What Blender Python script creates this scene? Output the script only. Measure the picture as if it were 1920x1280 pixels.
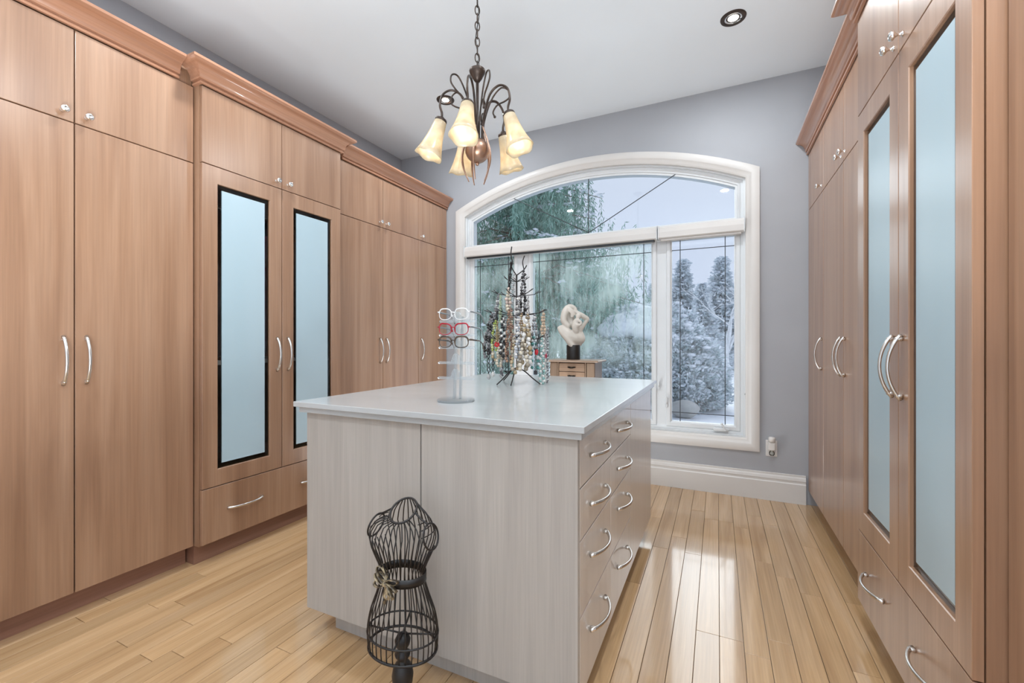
import bpy, bmesh, math, random
import numpy as np
from mathutils import Vector, Matrix
random.seed(7); rng = np.random.default_rng(7)
PI = math.pi
sc = bpy.context.scene
col = sc.collection
for o in list(bpy.data.objects): bpy.data.objects.remove(o)

# ------------------------------------------------------------------ camera
CAMZ = 1.155; YAW = math.radians(25.3); FPX = 815.0
cam_d = bpy.data.cameras.new('camera'); cam = bpy.data.objects.new('camera', cam_d); col.objects.link(cam)
cam.location = (0, 0, CAMZ); cam.rotation_euler = (PI/2, 0, YAW)
cam_d.sensor_width = 36; cam_d.sensor_fit = 'HORIZONTAL'; cam_d.lens = FPX/1920*36
cam_d.shift_y = -3/1920; cam_d.clip_start = 0.02; cam_d.clip_end = 300
sc.camera = cam
# ------------------------------------------------------------------ world (overcast winter sky)
w = bpy.data.worlds.new('overcast_sky'); sc.world = w; w.use_nodes = True
wt = w.node_tree; wt.nodes.clear()
wo = wt.nodes.new('ShaderNodeOutputWorld'); bg = wt.nodes.new('ShaderNodeBackground')
tc = wt.nodes.new('ShaderNodeTexCoord'); nz = wt.nodes.new('ShaderNodeTexNoise'); rp = wt.nodes.new('ShaderNodeValToRGB')
nz.inputs['Scale'].default_value = 1.6; nz.inputs['Detail'].default_value = 4
rp.color_ramp.elements[0].position = .35; rp.color_ramp.elements[0].color = (.60, .66, .86, 1)
rp.color_ramp.elements[1].position = .68; rp.color_ramp.elements[1].color = (.70, .75, .90, 1)
wt.links.new(tc.outputs['Generated'], nz.inputs['Vector']); wt.links.new(nz.outputs['Fac'], rp.inputs['Fac'])
wt.links.new(rp.outputs['Color'], bg.inputs['Color']); wt.links.new(bg.outputs['Background'], wo.inputs['Surface'])
bg.inputs['Strength'].default_value = .98
# ------------------------------------------------------------------ exposure, large lamps
sc.view_settings.view_transform = 'Standard'; sc.view_settings.look = 'None'
sc.view_settings.exposure = 0.15; sc.view_settings.gamma = 1.0; sc.view_settings.use_curve_mapping = False
def area(name, loc, rot, sx, sy, power, colr=(1, 1, 1)):
    d = bpy.data.lights.new(name, 'AREA'); d.shape = 'RECTANGLE'; d.size = sx; d.size_y = sy; d.energy = power; d.color = colr
    o = bpy.data.objects.new(name, d); col.objects.link(o); o.location = loc; o.rotation_euler = rot
    return o
BOUNCE = 178.0   # unseen fill lamp added behind the camera, bounced off the ceiling
area('bounce_fill', (.0, -.35, .3), (PI+math.radians(24), math.radians(-6), 0), 1.5, .9, BOUNCE, (.93, .97, 1.0))
area('rear_bounce_fill', (-1.15, 2.90, .08), (PI+math.radians(-8), 0, 0), 1.0, .28, 14.0, (.93, .97, 1.0))  # unseen fill added behind the island to brighten the far end
sd = bpy.data.lights.new('veiled_sun', 'SUN'); sd.energy = 2.6; sd.angle = math.radians(60); sd.color = (.97, .98, 1)
so_ = bpy.data.objects.new('veiled_sun', sd); col.objects.link(so_)
so_.rotation_euler = Vector((-.20, .82, .53)).to_track_quat('Z', 'Y').to_euler()
CAN_W = 11.0; SHADE_W = .22

# ------------------------------------------------------------------ helpers
ORG = {}
def worg(o):
    return ORG.get(o.name, Vector((0, 0, 0)))
def thing(name, label, cat, loc=(0, 0, 0), rotz=0, group=None):
    o = bpy.data.objects.new(name, None); col.objects.link(o); o.empty_display_size = .05
    o.location = loc; o.rotation_euler = (0, 0, rotz); ORG[o.name] = Vector(loc)
    return tag(o, label, cat, group)
def tag(o, label=None, cat=None, group=None, kind=None):
    if label: o['label'] = label
    if cat: o['category'] = cat
    if group: o['group'] = group
    if kind: o['kind'] = kind
    return o
class MB:
    def __init__(s): s.bm = bmesh.new()
    def box(s, x0, x1, y0, y1, z0, z1, bev=0):
        x0, x1 = sorted((x0, x1)); y0, y1 = sorted((y0, y1)); z0, z1 = sorted((z0, z1))
        v = [s.bm.verts.new(p) for p in [(x0,y0,z0),(x1,y0,z0),(x1,y1,z0),(x0,y1,z0),(x0,y0,z1),(x1,y0,z1),(x1,y1,z1),(x0,y1,z1)]]
        f = [s.bm.faces.new([v[i] for i in q]) for q in [(0,3,2,1),(4,5,6,7),(0,1,5,4),(1,2,6,5),(2,3,7,6),(3,0,4,7)]]
        if bev:
            es = list({e for q in f for e in q.edges})
            bmesh.ops.bevel(s.bm, geom=es, offset=bev, segments=1, affect='EDGES', profile=.5)
        return s
    def loft(s, rings, close_u=True, caps=False):
        R = [[s.bm.verts.new(p) for p in r] for r in rings]
        n = len(R[0])
        for a, b in zip(R[:-1], R[1:]):
            for i in range(n if close_u else n-1):
                j = (i+1) % n
                try: s.bm.faces.new([a[i], a[j], b[j], b[i]])
                except ValueError: pass
        if caps:
            for r in (R[0], R[-1]):
                try: s.bm.faces.new(r)
                except ValueError: pass
        return s
    def tube(s, pts, r, n=8, closed=False, flat=1.0, up=None):
        pts = [Vector(p) for p in pts]; m = len(pts)
        rad = r if isinstance(r, (list, tuple)) else [r]*m
        rings = []; prev = None
        for i in range(m):
            if closed: t = pts[(i+1) % m]-pts[i-1]
            else: t = pts[min(i+1, m-1)]-pts[max(i-1, 0)]
            if t.length < 1e-9: t = Vector((0, 0, 1))
            t.normalize()
            if prev is None:
                a = Vector(up) if up else (Vector((0, 0, 1)) if abs(t.z) < .9 else Vector((1, 0, 0)))
            else: a = prev
            a = a - t*a.dot(t)
            if a.length < 1e-6: a = t.orthogonal()
            a.normalize(); prev = a; b = t.cross(a)
            rings.append([pts[i]+(a*math.cos(2*PI*k/n)*flat+b*math.sin(2*PI*k/n))*rad[i] for k in range(n)])
        if closed: rings.append(rings[0]); return s.loft_closed(rings[:-1])
        return s.loft(rings, True, True)
    def loft_closed(s, rings):
        R = [[s.bm.verts.new(p) for p in r] for r in rings]; n = len(R[0]); m = len(R)
        for i in range(m):
            a, b = R[i], R[(i+1) % m]
            for k in range(n):
                s.bm.faces.new([a[k], a[(k+1) % n], b[(k+1) % n], b[k]])
        return s
    def lathe(s, prof, c=(0, 0, 0), axis='z', n=24, caps=True):
        rings = []
        for r, h in prof:
            ring = []
            for k in range(n):
                a = 2*PI*k/n; u, v = max(r, 1e-4)*math.cos(a), max(r, 1e-4)*math.sin(a)
                p = {'z': (u, v, h), 'x': (h, u, v), 'y': (u, h, v)}[axis]
                ring.append(Vector(c)+Vector(p))
            rings.append(ring)
        return s.loft(rings, True, caps)
    def sphere(s, c, r, nu=10, nv=6, sc=(1, 1, 1)):
        rings = []
        for j in range(nv+1):
            t = PI*j/nv
            rr = max(math.sin(t), .02)
            rings.append([(c[0]+r*sc[0]*rr*math.cos(2*PI*k/nu), c[1]+r*sc[1]*rr*math.sin(2*PI*k/nu), c[2]+r*sc[2]*math.cos(t)) for k in range(nu)])
        return s.loft(rings, True, True)
    def prism(s, poly, f):           # poly: 2D list, f(u,v,t) -> 3D, t in 0/1
        a = [s.bm.verts.new(f(u, v, 0)) for u, v in poly]; b = [s.bm.verts.new(f(u, v, 1)) for u, v in poly]
        s.bm.faces.new(a); s.bm.faces.new(b[::-1]); n = len(poly)
        for i in range(n): s.bm.faces.new([a[i], a[(i+1) % n], b[(i+1) % n], b[i]])
        return s
    def build(s, name, m, parent=None, label=None, smooth=False, local=False, keep=False, autos=None):
        bm = s.bm
        bmesh.ops.recalc_face_normals(bm, faces=bm.faces[:])
        lo = Vector([min(v.co[i] for v in bm.verts) for i in range(3)]); hi = Vector([max(v.co[i] for v in bm.verts) for i in range(3)])
        c = (lo+hi)/2
        if keep: c = Vector((0, 0, 0))
        bmesh.ops.translate(bm, vec=-c, verts=bm.verts[:])
        if smooth or autos:
            ang = math.radians(autos or 180)
            for f in bm.faces: f.smooth = True
            for e in bm.edges:
                if len(e.link_faces) == 2 and e.calc_face_angle(0) > ang: e.smooth = False
        me = bpy.data.meshes.new(name); bm.to_mesh(me); bm.free(); me.materials.append(m)
        o = bpy.data.objects.new(name, me); col.objects.link(o)
        if parent is not None:
            o.parent = parent
            o.location = c if local else c - worg(parent)
            ORG[o.name] = (worg(parent)+c) if local else c.copy()
        else:
            o.location = c; ORG[o.name] = c.copy()
        if label: o['label'] = label
        return o
def copyobj(src, parent=None, loc=None, rot=None):
    o = src.copy(); col.objects.link(o)
    if parent is not None: o.parent = parent
    if loc is not None: o.location = loc
    if rot is not None: o.rotation_euler = rot
    return o
def frombuf(name, verts, faces_n, mat, parent=None, smooth=False, loc=(0, 0, 0)):   # verts Nx3, consecutive polygons of faces_n verts
    me = bpy.data.meshes.new(name); n = len(verts); nf = n//faces_n
    me.vertices.add(n); me.vertices.foreach_set('co', np.asarray(verts, dtype=np.float32).ravel())
    me.loops.add(n); me.loops.foreach_set('vertex_index', np.arange(n, dtype=np.int32))
    me.polygons.add(nf); me.polygons.foreach_set('loop_start', np.arange(0, n, faces_n, dtype=np.int32))
    me.polygons.foreach_set('loop_total', np.full(nf, faces_n, dtype=np.int32))
    me.update(); me.validate(); me.materials.append(mat)
    o = bpy.data.objects.new(name, me); col.objects.link(o); o.location = loc
    if parent is not None: o.parent = parent
    return o

# ------------------------------------------------------------------ materials
def mat(name, c, rough=.5, metal=0, spec=.5, coat=0, emit=None, es=0, sheen=0):
    m = bpy.data.materials.new(name); m.use_nodes = True; b = m.node_tree.nodes['Principled BSDF']
    b.inputs['Base Color'].default_value = (*c, 1); b.inputs['Roughness'].default_value = rough
    b.inputs['Metallic'].default_value = metal; b.inputs['Specular IOR Level'].default_value = spec
    b.inputs['Coat Weight'].default_value = coat
    if emit: b.inputs['Emission Color'].default_value = (*emit, 1); b.inputs['Emission Strength'].default_value = es
    return m
def N(m, t): return m.node_tree.nodes.new(t)
def L(m, a, b): m.node_tree.links.new(a, b)
def noisecol(m, c0, c1, scale=(1, 1, 1), ns=5, detail=5, p0=.3, p1=.7, rand=True, bump=0, coord='Object', distort=0):
    b = m.node_tree.nodes['Principled BSDF']
    t = N(m, 'ShaderNodeTexCoord'); mp = N(m, 'ShaderNodeMapping'); mp.inputs['Scale'].default_value = scale
    vec = t.outputs[coord]
    if rand:
        oi = N(m, 'ShaderNodeObjectInfo'); ml = N(m, 'ShaderNodeMath'); ml.operation = 'MULTIPLY'; ml.inputs[1].default_value = 37
        L(m, oi.outputs['Random'], ml.inputs[0]); ad = N(m, 'ShaderNodeVectorMath'); ad.operation = 'ADD'
        L(m, vec, ad.inputs[0]); L(m, ml.outputs[0], ad.inputs[1]); vec = ad.outputs[0]
    L(m, vec, mp.inputs['Vector'])
    n = N(m, 'ShaderNodeTexNoise'); n.inputs['Scale'].default_value = ns; n.inputs['Detail'].default_value = detail; n.inputs['Distortion'].default_value = distort
    L(m, mp.outputs[0], n.inputs['Vector'])
    r = N(m, 'ShaderNodeValToRGB'); r.color_ramp.elements[0].position = p0; r.color_ramp.elements[1].position = p1
    r.color_ramp.elements[0].color = (*c0, 1); r.color_ramp.elements[1].color = (*c1, 1)
    L(m, n.outputs['Fac'], r.inputs['Fac']); L(m, r.outputs['Color'], b.inputs['Base Color'])
    if bump:
        bp = N(m, 'ShaderNodeBump'); bp.inputs['Strength'].default_value = bump; bp.inputs['Distance'].default_value = .002
        L(m, n.outputs['Fac'], bp.inputs['Height']); L(m, bp.outputs[0], b.inputs['Normal'])
    return m, vec, r, b
def woodmat(name, dark, mid, light, along='z', rough=.33, coat=0, fine=.35, vary=.12, s=1.0, spec=.5):
    m = mat(name, mid, rough, spec=spec, coat=coat)
    a = {'z': (7*s, 7*s, .42*s), 'y': (7*s, .42*s, 7*s), 'x': (.42*s, 7*s, 7*s)}[along]
    m, vec, r, b = noisecol(m, dark, light, a, 1.6, 5, .28, .74, distort=.7)
    e = r.color_ramp.elements.new(.5); e.color = (*mid, 1)
    mp = N(m, 'ShaderNodeMapping'); mp.inputs['Scale'].default_value = tuple(q*9 if q > 1 else q*3 for q in a)
    L(m, vec, mp.inputs['Vector']); n2 = N(m, 'ShaderNodeTexNoise'); n2.inputs['Scale'].default_value = 2.0; n2.inputs['Detail'].default_value = 4
    L(m, mp.outputs[0], n2.inputs['Vector'])
    mr = N(m, 'ShaderNodeMapRange'); mr.inputs['From Min'].default_value = .3; mr.inputs['From Max'].default_value = .7
    mr.inputs['To Min'].default_value = 1-fine*.5; mr.inputs['To Max'].default_value = 1+fine*.35
    L(m, n2.outputs['Fac'], mr.inputs['Value'])
    oi = N(m, 'ShaderNodeObjectInfo'); m2 = N(m, 'ShaderNodeMapRange'); m2.inputs['To Min'].default_value = 1-vary; m2.inputs['To Max'].default_value = 1+vary
    L(m, oi.outputs['Random'], m2.inputs['Value'])
    mu = N(m, 'ShaderNodeMath'); mu.operation = 'MULTIPLY'; L(m, mr.outputs[0], mu.inputs[0]); L(m, m2.outputs[0], mu.inputs[1])
    vm = N(m, 'ShaderNodeVectorMath'); vm.operation = 'SCALE'; L(m, r.outputs['Color'], vm.inputs[0]); L(m, mu.outputs[0], vm.inputs['Scale'])
    L(m, vm.outputs[0], b.inputs['Base Color'])
    return m
def thinglass(name, tint=(.93, .97, .97), gloss=.08, haze=0, hazecol=(.85, .9, .9)):
    m = bpy.data.materials.new(name); m.use_nodes = True; nt = m.node_tree; nt.nodes.clear()
    out = N(m, 'ShaderNodeOutputMaterial'); tr = N(m, 'ShaderNodeBsdfTransparent'); tr.inputs[0].default_value = (*tint, 1)
    gl = N(m, 'ShaderNodeBsdfGlossy'); gl.inputs['Roughness'].default_value = .02; fr = N(m, 'ShaderNodeFresnel'); fr.inputs['IOR'].default_value = 1.45
    mx = N(m, 'ShaderNodeMixShader'); L(m, fr.outputs[0], mx.inputs[0]); L(m, tr.outputs[0], mx.inputs[1]); L(m, gl.outputs[0], mx.inputs[2])
    last = mx.outputs[0]
    if haze:
        df = N(m, 'ShaderNodeBsdfTranslucent'); df.inputs[0].default_value = (*hazecol, 1); d2 = N(m, 'ShaderNodeBsdfDiffuse'); d2.inputs[0].default_value = (*hazecol, 1)
        ma = N(m, 'ShaderNodeMixShader'); ma.inputs[0].default_value = .4; L(m, df.outputs[0], ma.inputs[1]); L(m, d2.outputs[0], ma.inputs[2])
        mb = N(m, 'ShaderNodeMixShader'); mb.inputs[0].default_value = haze; L(m, last, mb.inputs[1]); L(m, ma.outputs[0], mb.inputs[2]); last = mb.outputs[0]
        m['hz'] = 1; m.node_tree.nodes.active = mb
    L(m, last, out.inputs['Surface'])
    return m
M = {}
M['wood'] = woodmat('cherry_laminate', (.275, .147, .085), (.355, .203, .122), (.415, .253, .161), 'z', .3, coat=.5, fine=.2, vary=.05)
_b = M['wood'].node_tree.nodes['Principled BSDF']; _b.inputs['Coat IOR'].default_value = 1.8; _b.inputs['Coat Roughness'].default_value = .26
M['wood_crown'] = woodmat('cherry_crown', (.37, .18, .105), (.43, .22, .135), (.48, .26, .165), 'y', .2, coat=.5, fine=.2, vary=.03)
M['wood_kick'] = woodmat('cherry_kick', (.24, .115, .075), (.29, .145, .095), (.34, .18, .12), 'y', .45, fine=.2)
M['inner'] = mat('cabinet_interior', (.09, .075, .07), .7)
M['plank'] = woodmat('maple_plank', (.42, .25, .12), (.53, .34, .175), (.61, .41, .235), 'y', .16, coat=.6, fine=.2, vary=.11, s=1.3)
M['plank'].node_tree.nodes['Principled BSDF'].inputs['Coat IOR'].default_value = 1.65; M['plank'].node_tree.nodes['Principled BSDF'].inputs['Coat Roughness'].default_value = .07
M['subfloor'] = mat('floor_joint', (.10, .055, .03), .7)
M['island'] = woodmat('whitewash_laminate', (.38, .35, .32), (.425, .395, .36), (.465, .435, .40), 'z', .36, fine=.13, vary=.015, s=1.4)
M['drawer'] = woodmat('lightened_drawer_front', (.57, .51, .45), (.61, .55, .49), (.645, .585, .525), 'z', .3, coat=.4, fine=.05, vary=.01, s=1.2)  # smooth satin laminate, colour lightened to stand in for light on the drawer side
M['islandtop'] = noisecol(mat('white_worktop', (.66, .65, .63), .22, coat=.25), (.43, .445, .45), (.46, .475, .48), (1, 3, 1), 2, 2)[0]
M['steel'] = mat('brushed_nickel', (.72, .70, .67), .27, 1)
M['chrome'] = mat('chrome', (.85, .84, .83), .1, 1)
M['wall'] = noisecol(mat('grey_paint', (.44, .455, .50), .6), (.37, .385, .415), (.39, .405, .435), ns=3, coord='Object')[0]
M['ceil'] = noisecol(mat('ceiling_paint', (.77, .83, .88), .8), (.76, .82, .87), (.78, .84, .89), ns=2)[0]
M['white'] = noisecol(mat('white_gloss_trim', (.83, .82, .80), .3), (.645, .63, .61), (.69, .675, .655), ns=3)[0]
M['vinyl'] = noisecol(mat('white_vinyl', (.80, .83, .85), .35), (.66, .69, .71), (.70, .73, .75), ns=3)[0]
M['lead'] = mat('dark_caming', (.035, .04, .045), .4, .3)
M['black'] = noisecol(mat('black_metal', (.018, .017, .018), .4), (.007, .006, .006), (.018, .015, .014), ns=30)[0]
M['bronze'] = noisecol(mat('bronze', (.04, .03, .023), .38, .45), (.02, .014, .011), (.075, .05, .038), ns=20)[0]
M['copper'] = noisecol(mat('brushed_copper', (.42, .27, .20), .35, .9), (.33, .20, .14), (.5, .33, .25), ns=14)[0]
M['frost'] = noisecol(mat('frosted_glass', (.56, .70, .76), .34), (.41, .545, .61), (.45, .575, .64), (3, 3, .4), 1.2, 2)[0]
M['clear'] = thinglass('clear_glass', (.93, .96, .96))
M['lens'] = thinglass('lens_glass', (.93, .95, .95))
M['acrylic'] = thinglass('acrylic', (.92, .95, .96), haze=.25, hazecol=(.9, .93, .95))
M['plaster'] = noisecol(mat('cream_plaster', (.66, .62, .56), .55), (.60, .56, .50), (.70, .66, .60), ns=14)[0]
M['oak'] = woodmat('light_oak', (.25, .16, .105), (.32, .215, .145), (.38, .27, .19), 'x', .4)
M['oakv'] = woodmat('light_oak_upright', (.20, .135, .09), (.26, .18, .125), (.31, .22, .16), 'z', .4)
M['darkmetal'] = mat('dark_bail', (.03, .025, .02), .4, .8)
M['snow'] = noisecol(mat('snow', (.86, .88, .92), .7), (.82, .85, .90), (.90, .92, .95), ns=3)[0]
M['stone'] = noisecol(mat('boulder_stone', (.42, .42, .40), .8), (.33, .33, .32), (.5, .5, .48), ns=4)[0]
M['bark'] = noisecol(mat('bark', (.2, .16, .13), .9), (.14, .11, .09), (.26, .21, .18), (4, 4, 1), 6)[0]
M['frostbark'] = noisecol(mat('frosted_bark', (.62, .64, .66), .8), (.7, .71, .73), (.9, .91, .93), ns=9)[0]
def leafmat(name, c0, c1):
    m = mat(name, c0, .7, spec=.2); b = m.node_tree.nodes['Principled BSDF']
    g = N(m, 'ShaderNodeNewGeometry'); r = N(m, 'ShaderNodeValToRGB')
    r.color_ramp.elements[0].color = (*c0, 1); r.color_ramp.elements[1].color = (*c1, 1)
    L(m, g.outputs['Random Per Island'], r.inputs['Fac']); L(m, r.outputs['Color'], b.inputs['Base Color'])
    return m
M['weep'] = leafmat('weeping_needles', (.08, .22, .16), (.38, .58, .49))
M['spruce'] = leafmat('blue_spruce_needles', (.50, .60, .64), (.93, .96, .98))
M['shrub'] = leafmat('shrub_needles', (.42, .54, .56), (.88, .93, .95))
M['snowleaf'] = leafmat('snowy_needles', (.66, .71, .76), (.86, .89, .93))

# ------------------------------------------------------------------ room shell
BW = 3.64; LX = -3.01; RX = 1.18; FW = -2.0; CZ = 3.05
def struct(o): o['kind'] = 'structure'; return o
fl = struct(MB().box(LX-.1, RX+.1, FW-.1, BW+.1, -.12, -.013).build('floor', M['subfloor']))
MB().box(LX, RX, FW, -1.0, -.0129, -.0005).build('rear_boards', M['plank'], fl)
PW = .0836
plank_mesh = {}
def plank(x0, y0, ln):
    key = round(ln, 3)
    if key not in plank_mesh:
        o = MB().box(-PW/2+.0009, PW/2-.0009, -ln/2+.0009, ln/2-.0009, -.0129, 0, .0009).build('plank', M['plank'], fl, keep=True)
        plank_mesh[key] = o
        o.location = Vector((x0+PW/2, y0+ln/2, 0))-worg(fl)
    else:
        copyobj(plank_mesh[key], fl, Vector((x0+PW/2, y0+ln/2, 0))-worg(fl))
ncol = int(round((RX-LX)/PW)); PW = (RX-LX)/ncol
lens = [.48, .66, .84, 1.02, 1.2, 1.44]
for i in range(ncol):
    y = -1.0; first = True
    while y < BW-.02:
        ln = random.choice(lens[1:] if not first else lens)
        rest = BW-y
        if rest-ln < .36: ln = min(l for l in [.3,.36,.42,.48,.54,.6,.66,.72,.78,.84,.9,.96,1.02,1.08,1.14,1.2,1.26,1.32,1.38,1.44,1.5,1.56,1.62,1.68,1.74,1.8,1.86] if l >= rest-.005 or l >= 1.86)
        ln = round(ln, 2)
        if y+ln > BW: ln = round(BW-y, 3)
        plank(LX+i*PW, y, ln); y += ln; first = False
struct(MB().box(LX-.1, RX+.1, FW-.1, BW+.16, CZ, CZ+.1).build('ceiling', M['ceil']))
struct(MB().box(LX-.1, LX, FW, BW, -.013, CZ).build('wall_left', M['wall']))
struct(MB().box(RX, RX+.1, FW, BW, -.013, CZ).build('wall_right', M['wall']))
struct(MB().box(LX, RX, FW-.1, FW, -.013, CZ).build('wall_front', M['wall']))
# window outline: rectangle with an arched head, inset by o
WX0, WX1, WZ0, WAP, WR = -2.32, .277, .342, 2.71, 2.97
WCX = (WX0+WX1)/2; WCZ = WAP-WR
def outline(o, n=36):
    a = (WX1-WX0)/2-o; R = WR-o; t = math.asin(a/R)
    pts = [(WCX-a, WZ0+o)]
    for i in range(n+1):
        th = -t+2*t*i/n; pts.append((WCX+R*math.sin(th), WCZ+R*math.cos(th)))
    pts.append((WCX+a, WZ0+o))
    return pts
def archring(mb, stack):            # stack of (inset, y) lofted around the outline
    rings = [[(x, y, z) for x, z in outline(o)] for o, y in stack]
    return mb.loft(rings, True)
b = MB(); h = outline(.07)
for y in (BW, BW+.16):
    pass
def wallquad(b, p):                  # prism through the wall thickness from an xz polygon
    b.prism(p, lambda u, v, t: (u, BW+.16*t, v))
xa, xb = h[0][0], h[-1][0]
wallquad(b, [(LX-.1, -.013), (xa, -.013), (xa, CZ), (LX-.1, CZ)])
wallquad(b, [(xb, -.013), (RX+.1, -.013), (RX+.1, CZ), (xb, CZ)])
wallquad(b, [(xa, -.013), (xb, -.013), (xb, h[0][1]), (xa, h[0][1])])
arc = h[1:-1]
for p, q in zip(arc[:-1], arc[1:]):
    wallquad(b, [p, q, (q[0], CZ), (p[0], CZ)])
bmesh.ops.remove_doubles(b.bm, verts=b.bm.verts[:], dist=1e-5)
struct(b.build('wall_back', M['wall']))
# baseboard with a stepped top
prof = [(0, 0), (.018, 0), (.018, .135), (.013, .142), (.013, .155), (.016, .16), (.012, .178), (.006, .186), (.006, .198), (0, .2)]
struct(MB().prism([(p, z) for p, z in prof], lambda u, v, t: (-2.43+(2.99)*t, BW-u, v)).build('baseboard_back', M['white']))

# ------------------------------------------------------------------ window
win = struct(archring(MB(), [(0, BW), (0, BW-.024), (.008, BW-.028), (.05, BW-.028), (.056, BW-.024), (.062, BW-.016), (.078, BW-.014), (.084, BW-.008), (.09, BW-.004), (.09, BW+.03)]).build('window_1', M['white'], autos=50))
archring(MB(), [(.088, BW+.02), (.104, BW+.02), (.104, BW+.036), (.118, BW+.036), (.124, BW+.044), (.138, BW+.046), (.142, BW+.054), (.157, BW+.056), (.157, BW+.075), (.157, BW+.12), (.09, BW+.12)]).build('window_frame', M['vinyl'], win, autos=50)
GY = BW+.06
PZ0, PZ1 = .509, 1.944
panes = [(-2.15, -1.722), (-1.532, -.486), (-.33, .115)]
b = MB().box(-2.17, .125, BW+.03, BW+.115, 1.95, 2.075, .004)
b.build('transom', M['vinyl'], win)
for (a0, a1) in ((-1.722, -1.532), (-.486, -.33)):
    MB().box(a0+.006, a1-.006, BW+.046, BW+.115, WZ0+.13, 1.96, .003).build('mullion', M['vinyl'], win)
# sashes, one per opening
for (a0, a1) in panes:
    b = MB(); fw = .042
    rings = []
    for o, y in ((-fw, BW+.118), (-fw, BW+.04), (-fw+.006, BW+.034), (-.012, BW+.034), (-.008, BW+.04), (0, BW+.046), (0, BW+.09)):
        rings.append([(a0+o, y, PZ0+o), (a1-o, y, PZ0+o), (a1-o, y, PZ1-o), (a0+o, y, PZ1-o)])
    b.loft(rings).build('sash', M['vinyl'], win)
# panes
def fogmat():
    m = thinglass('condensation_glass', (.93, .97, .97), haze=.5, hazecol=(.78, .91, .87))
    mb = m.node_tree.nodes.active
    t = N(m, 'ShaderNodeTexCoord'); mp = N(m, 'ShaderNodeMapping'); mp.inputs['Scale'].default_value = (7, 1, .9)
    n = N(m, 'ShaderNodeTexNoise'); n.inputs['Scale'].default_value = 5; n.inputs['Detail'].default_value = 6; L(m, t.outputs['Object'], mp.inputs['Vector']); L(m, mp.outputs[0], n.inputs['Vector'])
    r = N(m, 'ShaderNodeMapRange'); r.inputs['From Min'].default_value = .35; r.inputs['From Max'].default_value = .72; r.inputs['To Min'].default_value = .02; r.inputs['To Max'].default_value = .22
    L(m, n.outputs['Fac'], r.inputs['Value'])
    n2 = N(m, 'ShaderNodeTexNoise'); n2.inputs['Scale'].default_value = 1.9; n2.inputs['Detail'].default_value = 1.5; L(m, t.outputs['Object'], n2.inputs['Vector'])
    r2 = N(m, 'ShaderNodeMapRange'); r2.inputs['From Min'].default_value = .48; r2.inputs['From Max'].default_value = .62; r2.inputs['To Min'].default_value = 0; r2.inputs['To Max'].default_value = .34
    L(m, n2.outputs['Fac'], r2.inputs['Value'])
    ad = N(m, 'ShaderNodeMath'); ad.operation = 'ADD'; L(m, r.outputs[0], ad.inputs[0]); L(m, r2.outputs[0], ad.inputs[1]); sx = N(m, 'ShaderNodeSeparateXYZ'); L(m, t.outputs['Object'], sx.inputs[0])
    hz = N(m, 'ShaderNodeMapRange'); hz.inputs['From Min'].default_value = -.34; hz.inputs['From Max'].default_value = -.02; hz.inputs['To Min'].default_value = .2; hz.inputs['To Max'].default_value = 1.0
    L(m, sx.outputs['Z'], hz.inputs['Value']); pm = N(m, 'ShaderNodeMath'); pm.operation = 'MULTIPLY'; L(m, ad.outputs[0], pm.inputs[0]); L(m, hz.outputs[0], pm.inputs[1])
    L(m, pm.outputs[0], mb.inputs[0])
    return m
M['fog'] = fogmat()
for i, (a0, a1) in enumerate(panes):
    MB().box(a0-.004, a1+.004, GY-.003, GY+.003, PZ0-.004, PZ1+.004).build('pane', M['fog'] if i < 2 else M['clear'], win, label='pane misted with condensation' if i < 2 else None)
    b = MB()
    ins = .062
    for xx in (a0+ins, a1-ins): b.box(xx-.0028, xx+.0028, GY-.006, GY-.0028, PZ0, PZ1)
    for zz in (PZ0+.07, PZ1-.075): b.box(a0, a1, GY-.0062, GY-.0026, zz-.0028, zz+.0028)
    b.build('caming', M['lead'], win)
h2 = outline(.15); a = [p for p in h2[1:-1]]
poly = [(h2[0][0], 2.07)]+a+[(h2[-1][0], 2.07)]
MB().prism(poly, lambda u, v, t: (u, GY-.003+.006*t, v)).build('arch_pane', M['clear'], win)
b = MB(); cx0 = WCX+.01
b.box(cx0-.003, cx0+.003, GY-.007, GY-.003, 2.07, 2.55)
for s, ex, ez in ((1, .74, .475), (-1, .74, .475)):
    n = Vector((-ez, s*ex)).normalized()*.003
    p = (cx0, 2.085); q = (cx0+s*ex*.98, 2.085+.40)
    b.prism([(p[0]+n.x, p[1]+n.y), (q[0]+n.x, q[1]+n.y), (q[0]-n.x, q[1]-n.y), (p[0]-n.x, p[1]-n.y)], lambda u, v, t: (u, GY-.007+.004*t, v))
b.build('arch_caming', M['lead'], win)
# hardware
def lever(x, z, ln=.06):
    b = MB().box(x-.008, x+.008, BW+.022, BW+.036, z-ln/2, z+ln/2, .003)
    b.tube([(x, BW+.022, z-ln*.1), (x, BW+.008, z), (x+.002, BW+.004, z+ln*.6)], [.006, .006, .004], 6)
    return b.build('window_lever', M['vinyl'], win, autos=40)
lever(-.425, .79); lever(-.367, .655, .075); lever(.185, .76)
b = MB().box(-.03, .075, BW+.012, BW+.036, PZ0-.048, PZ0-.022, .006)
b.tube([(.06, BW+.012, PZ0-.035), (.062, BW-.012, PZ0-.028), (.045, BW-.02, PZ0-.012), (.03, BW-.018, PZ0+.012)], .006, 6); b.sphere((.03, BW-.018, PZ0+.015), .009)
b.build('window_crank', M['vinyl'], win, autos=40)
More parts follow.
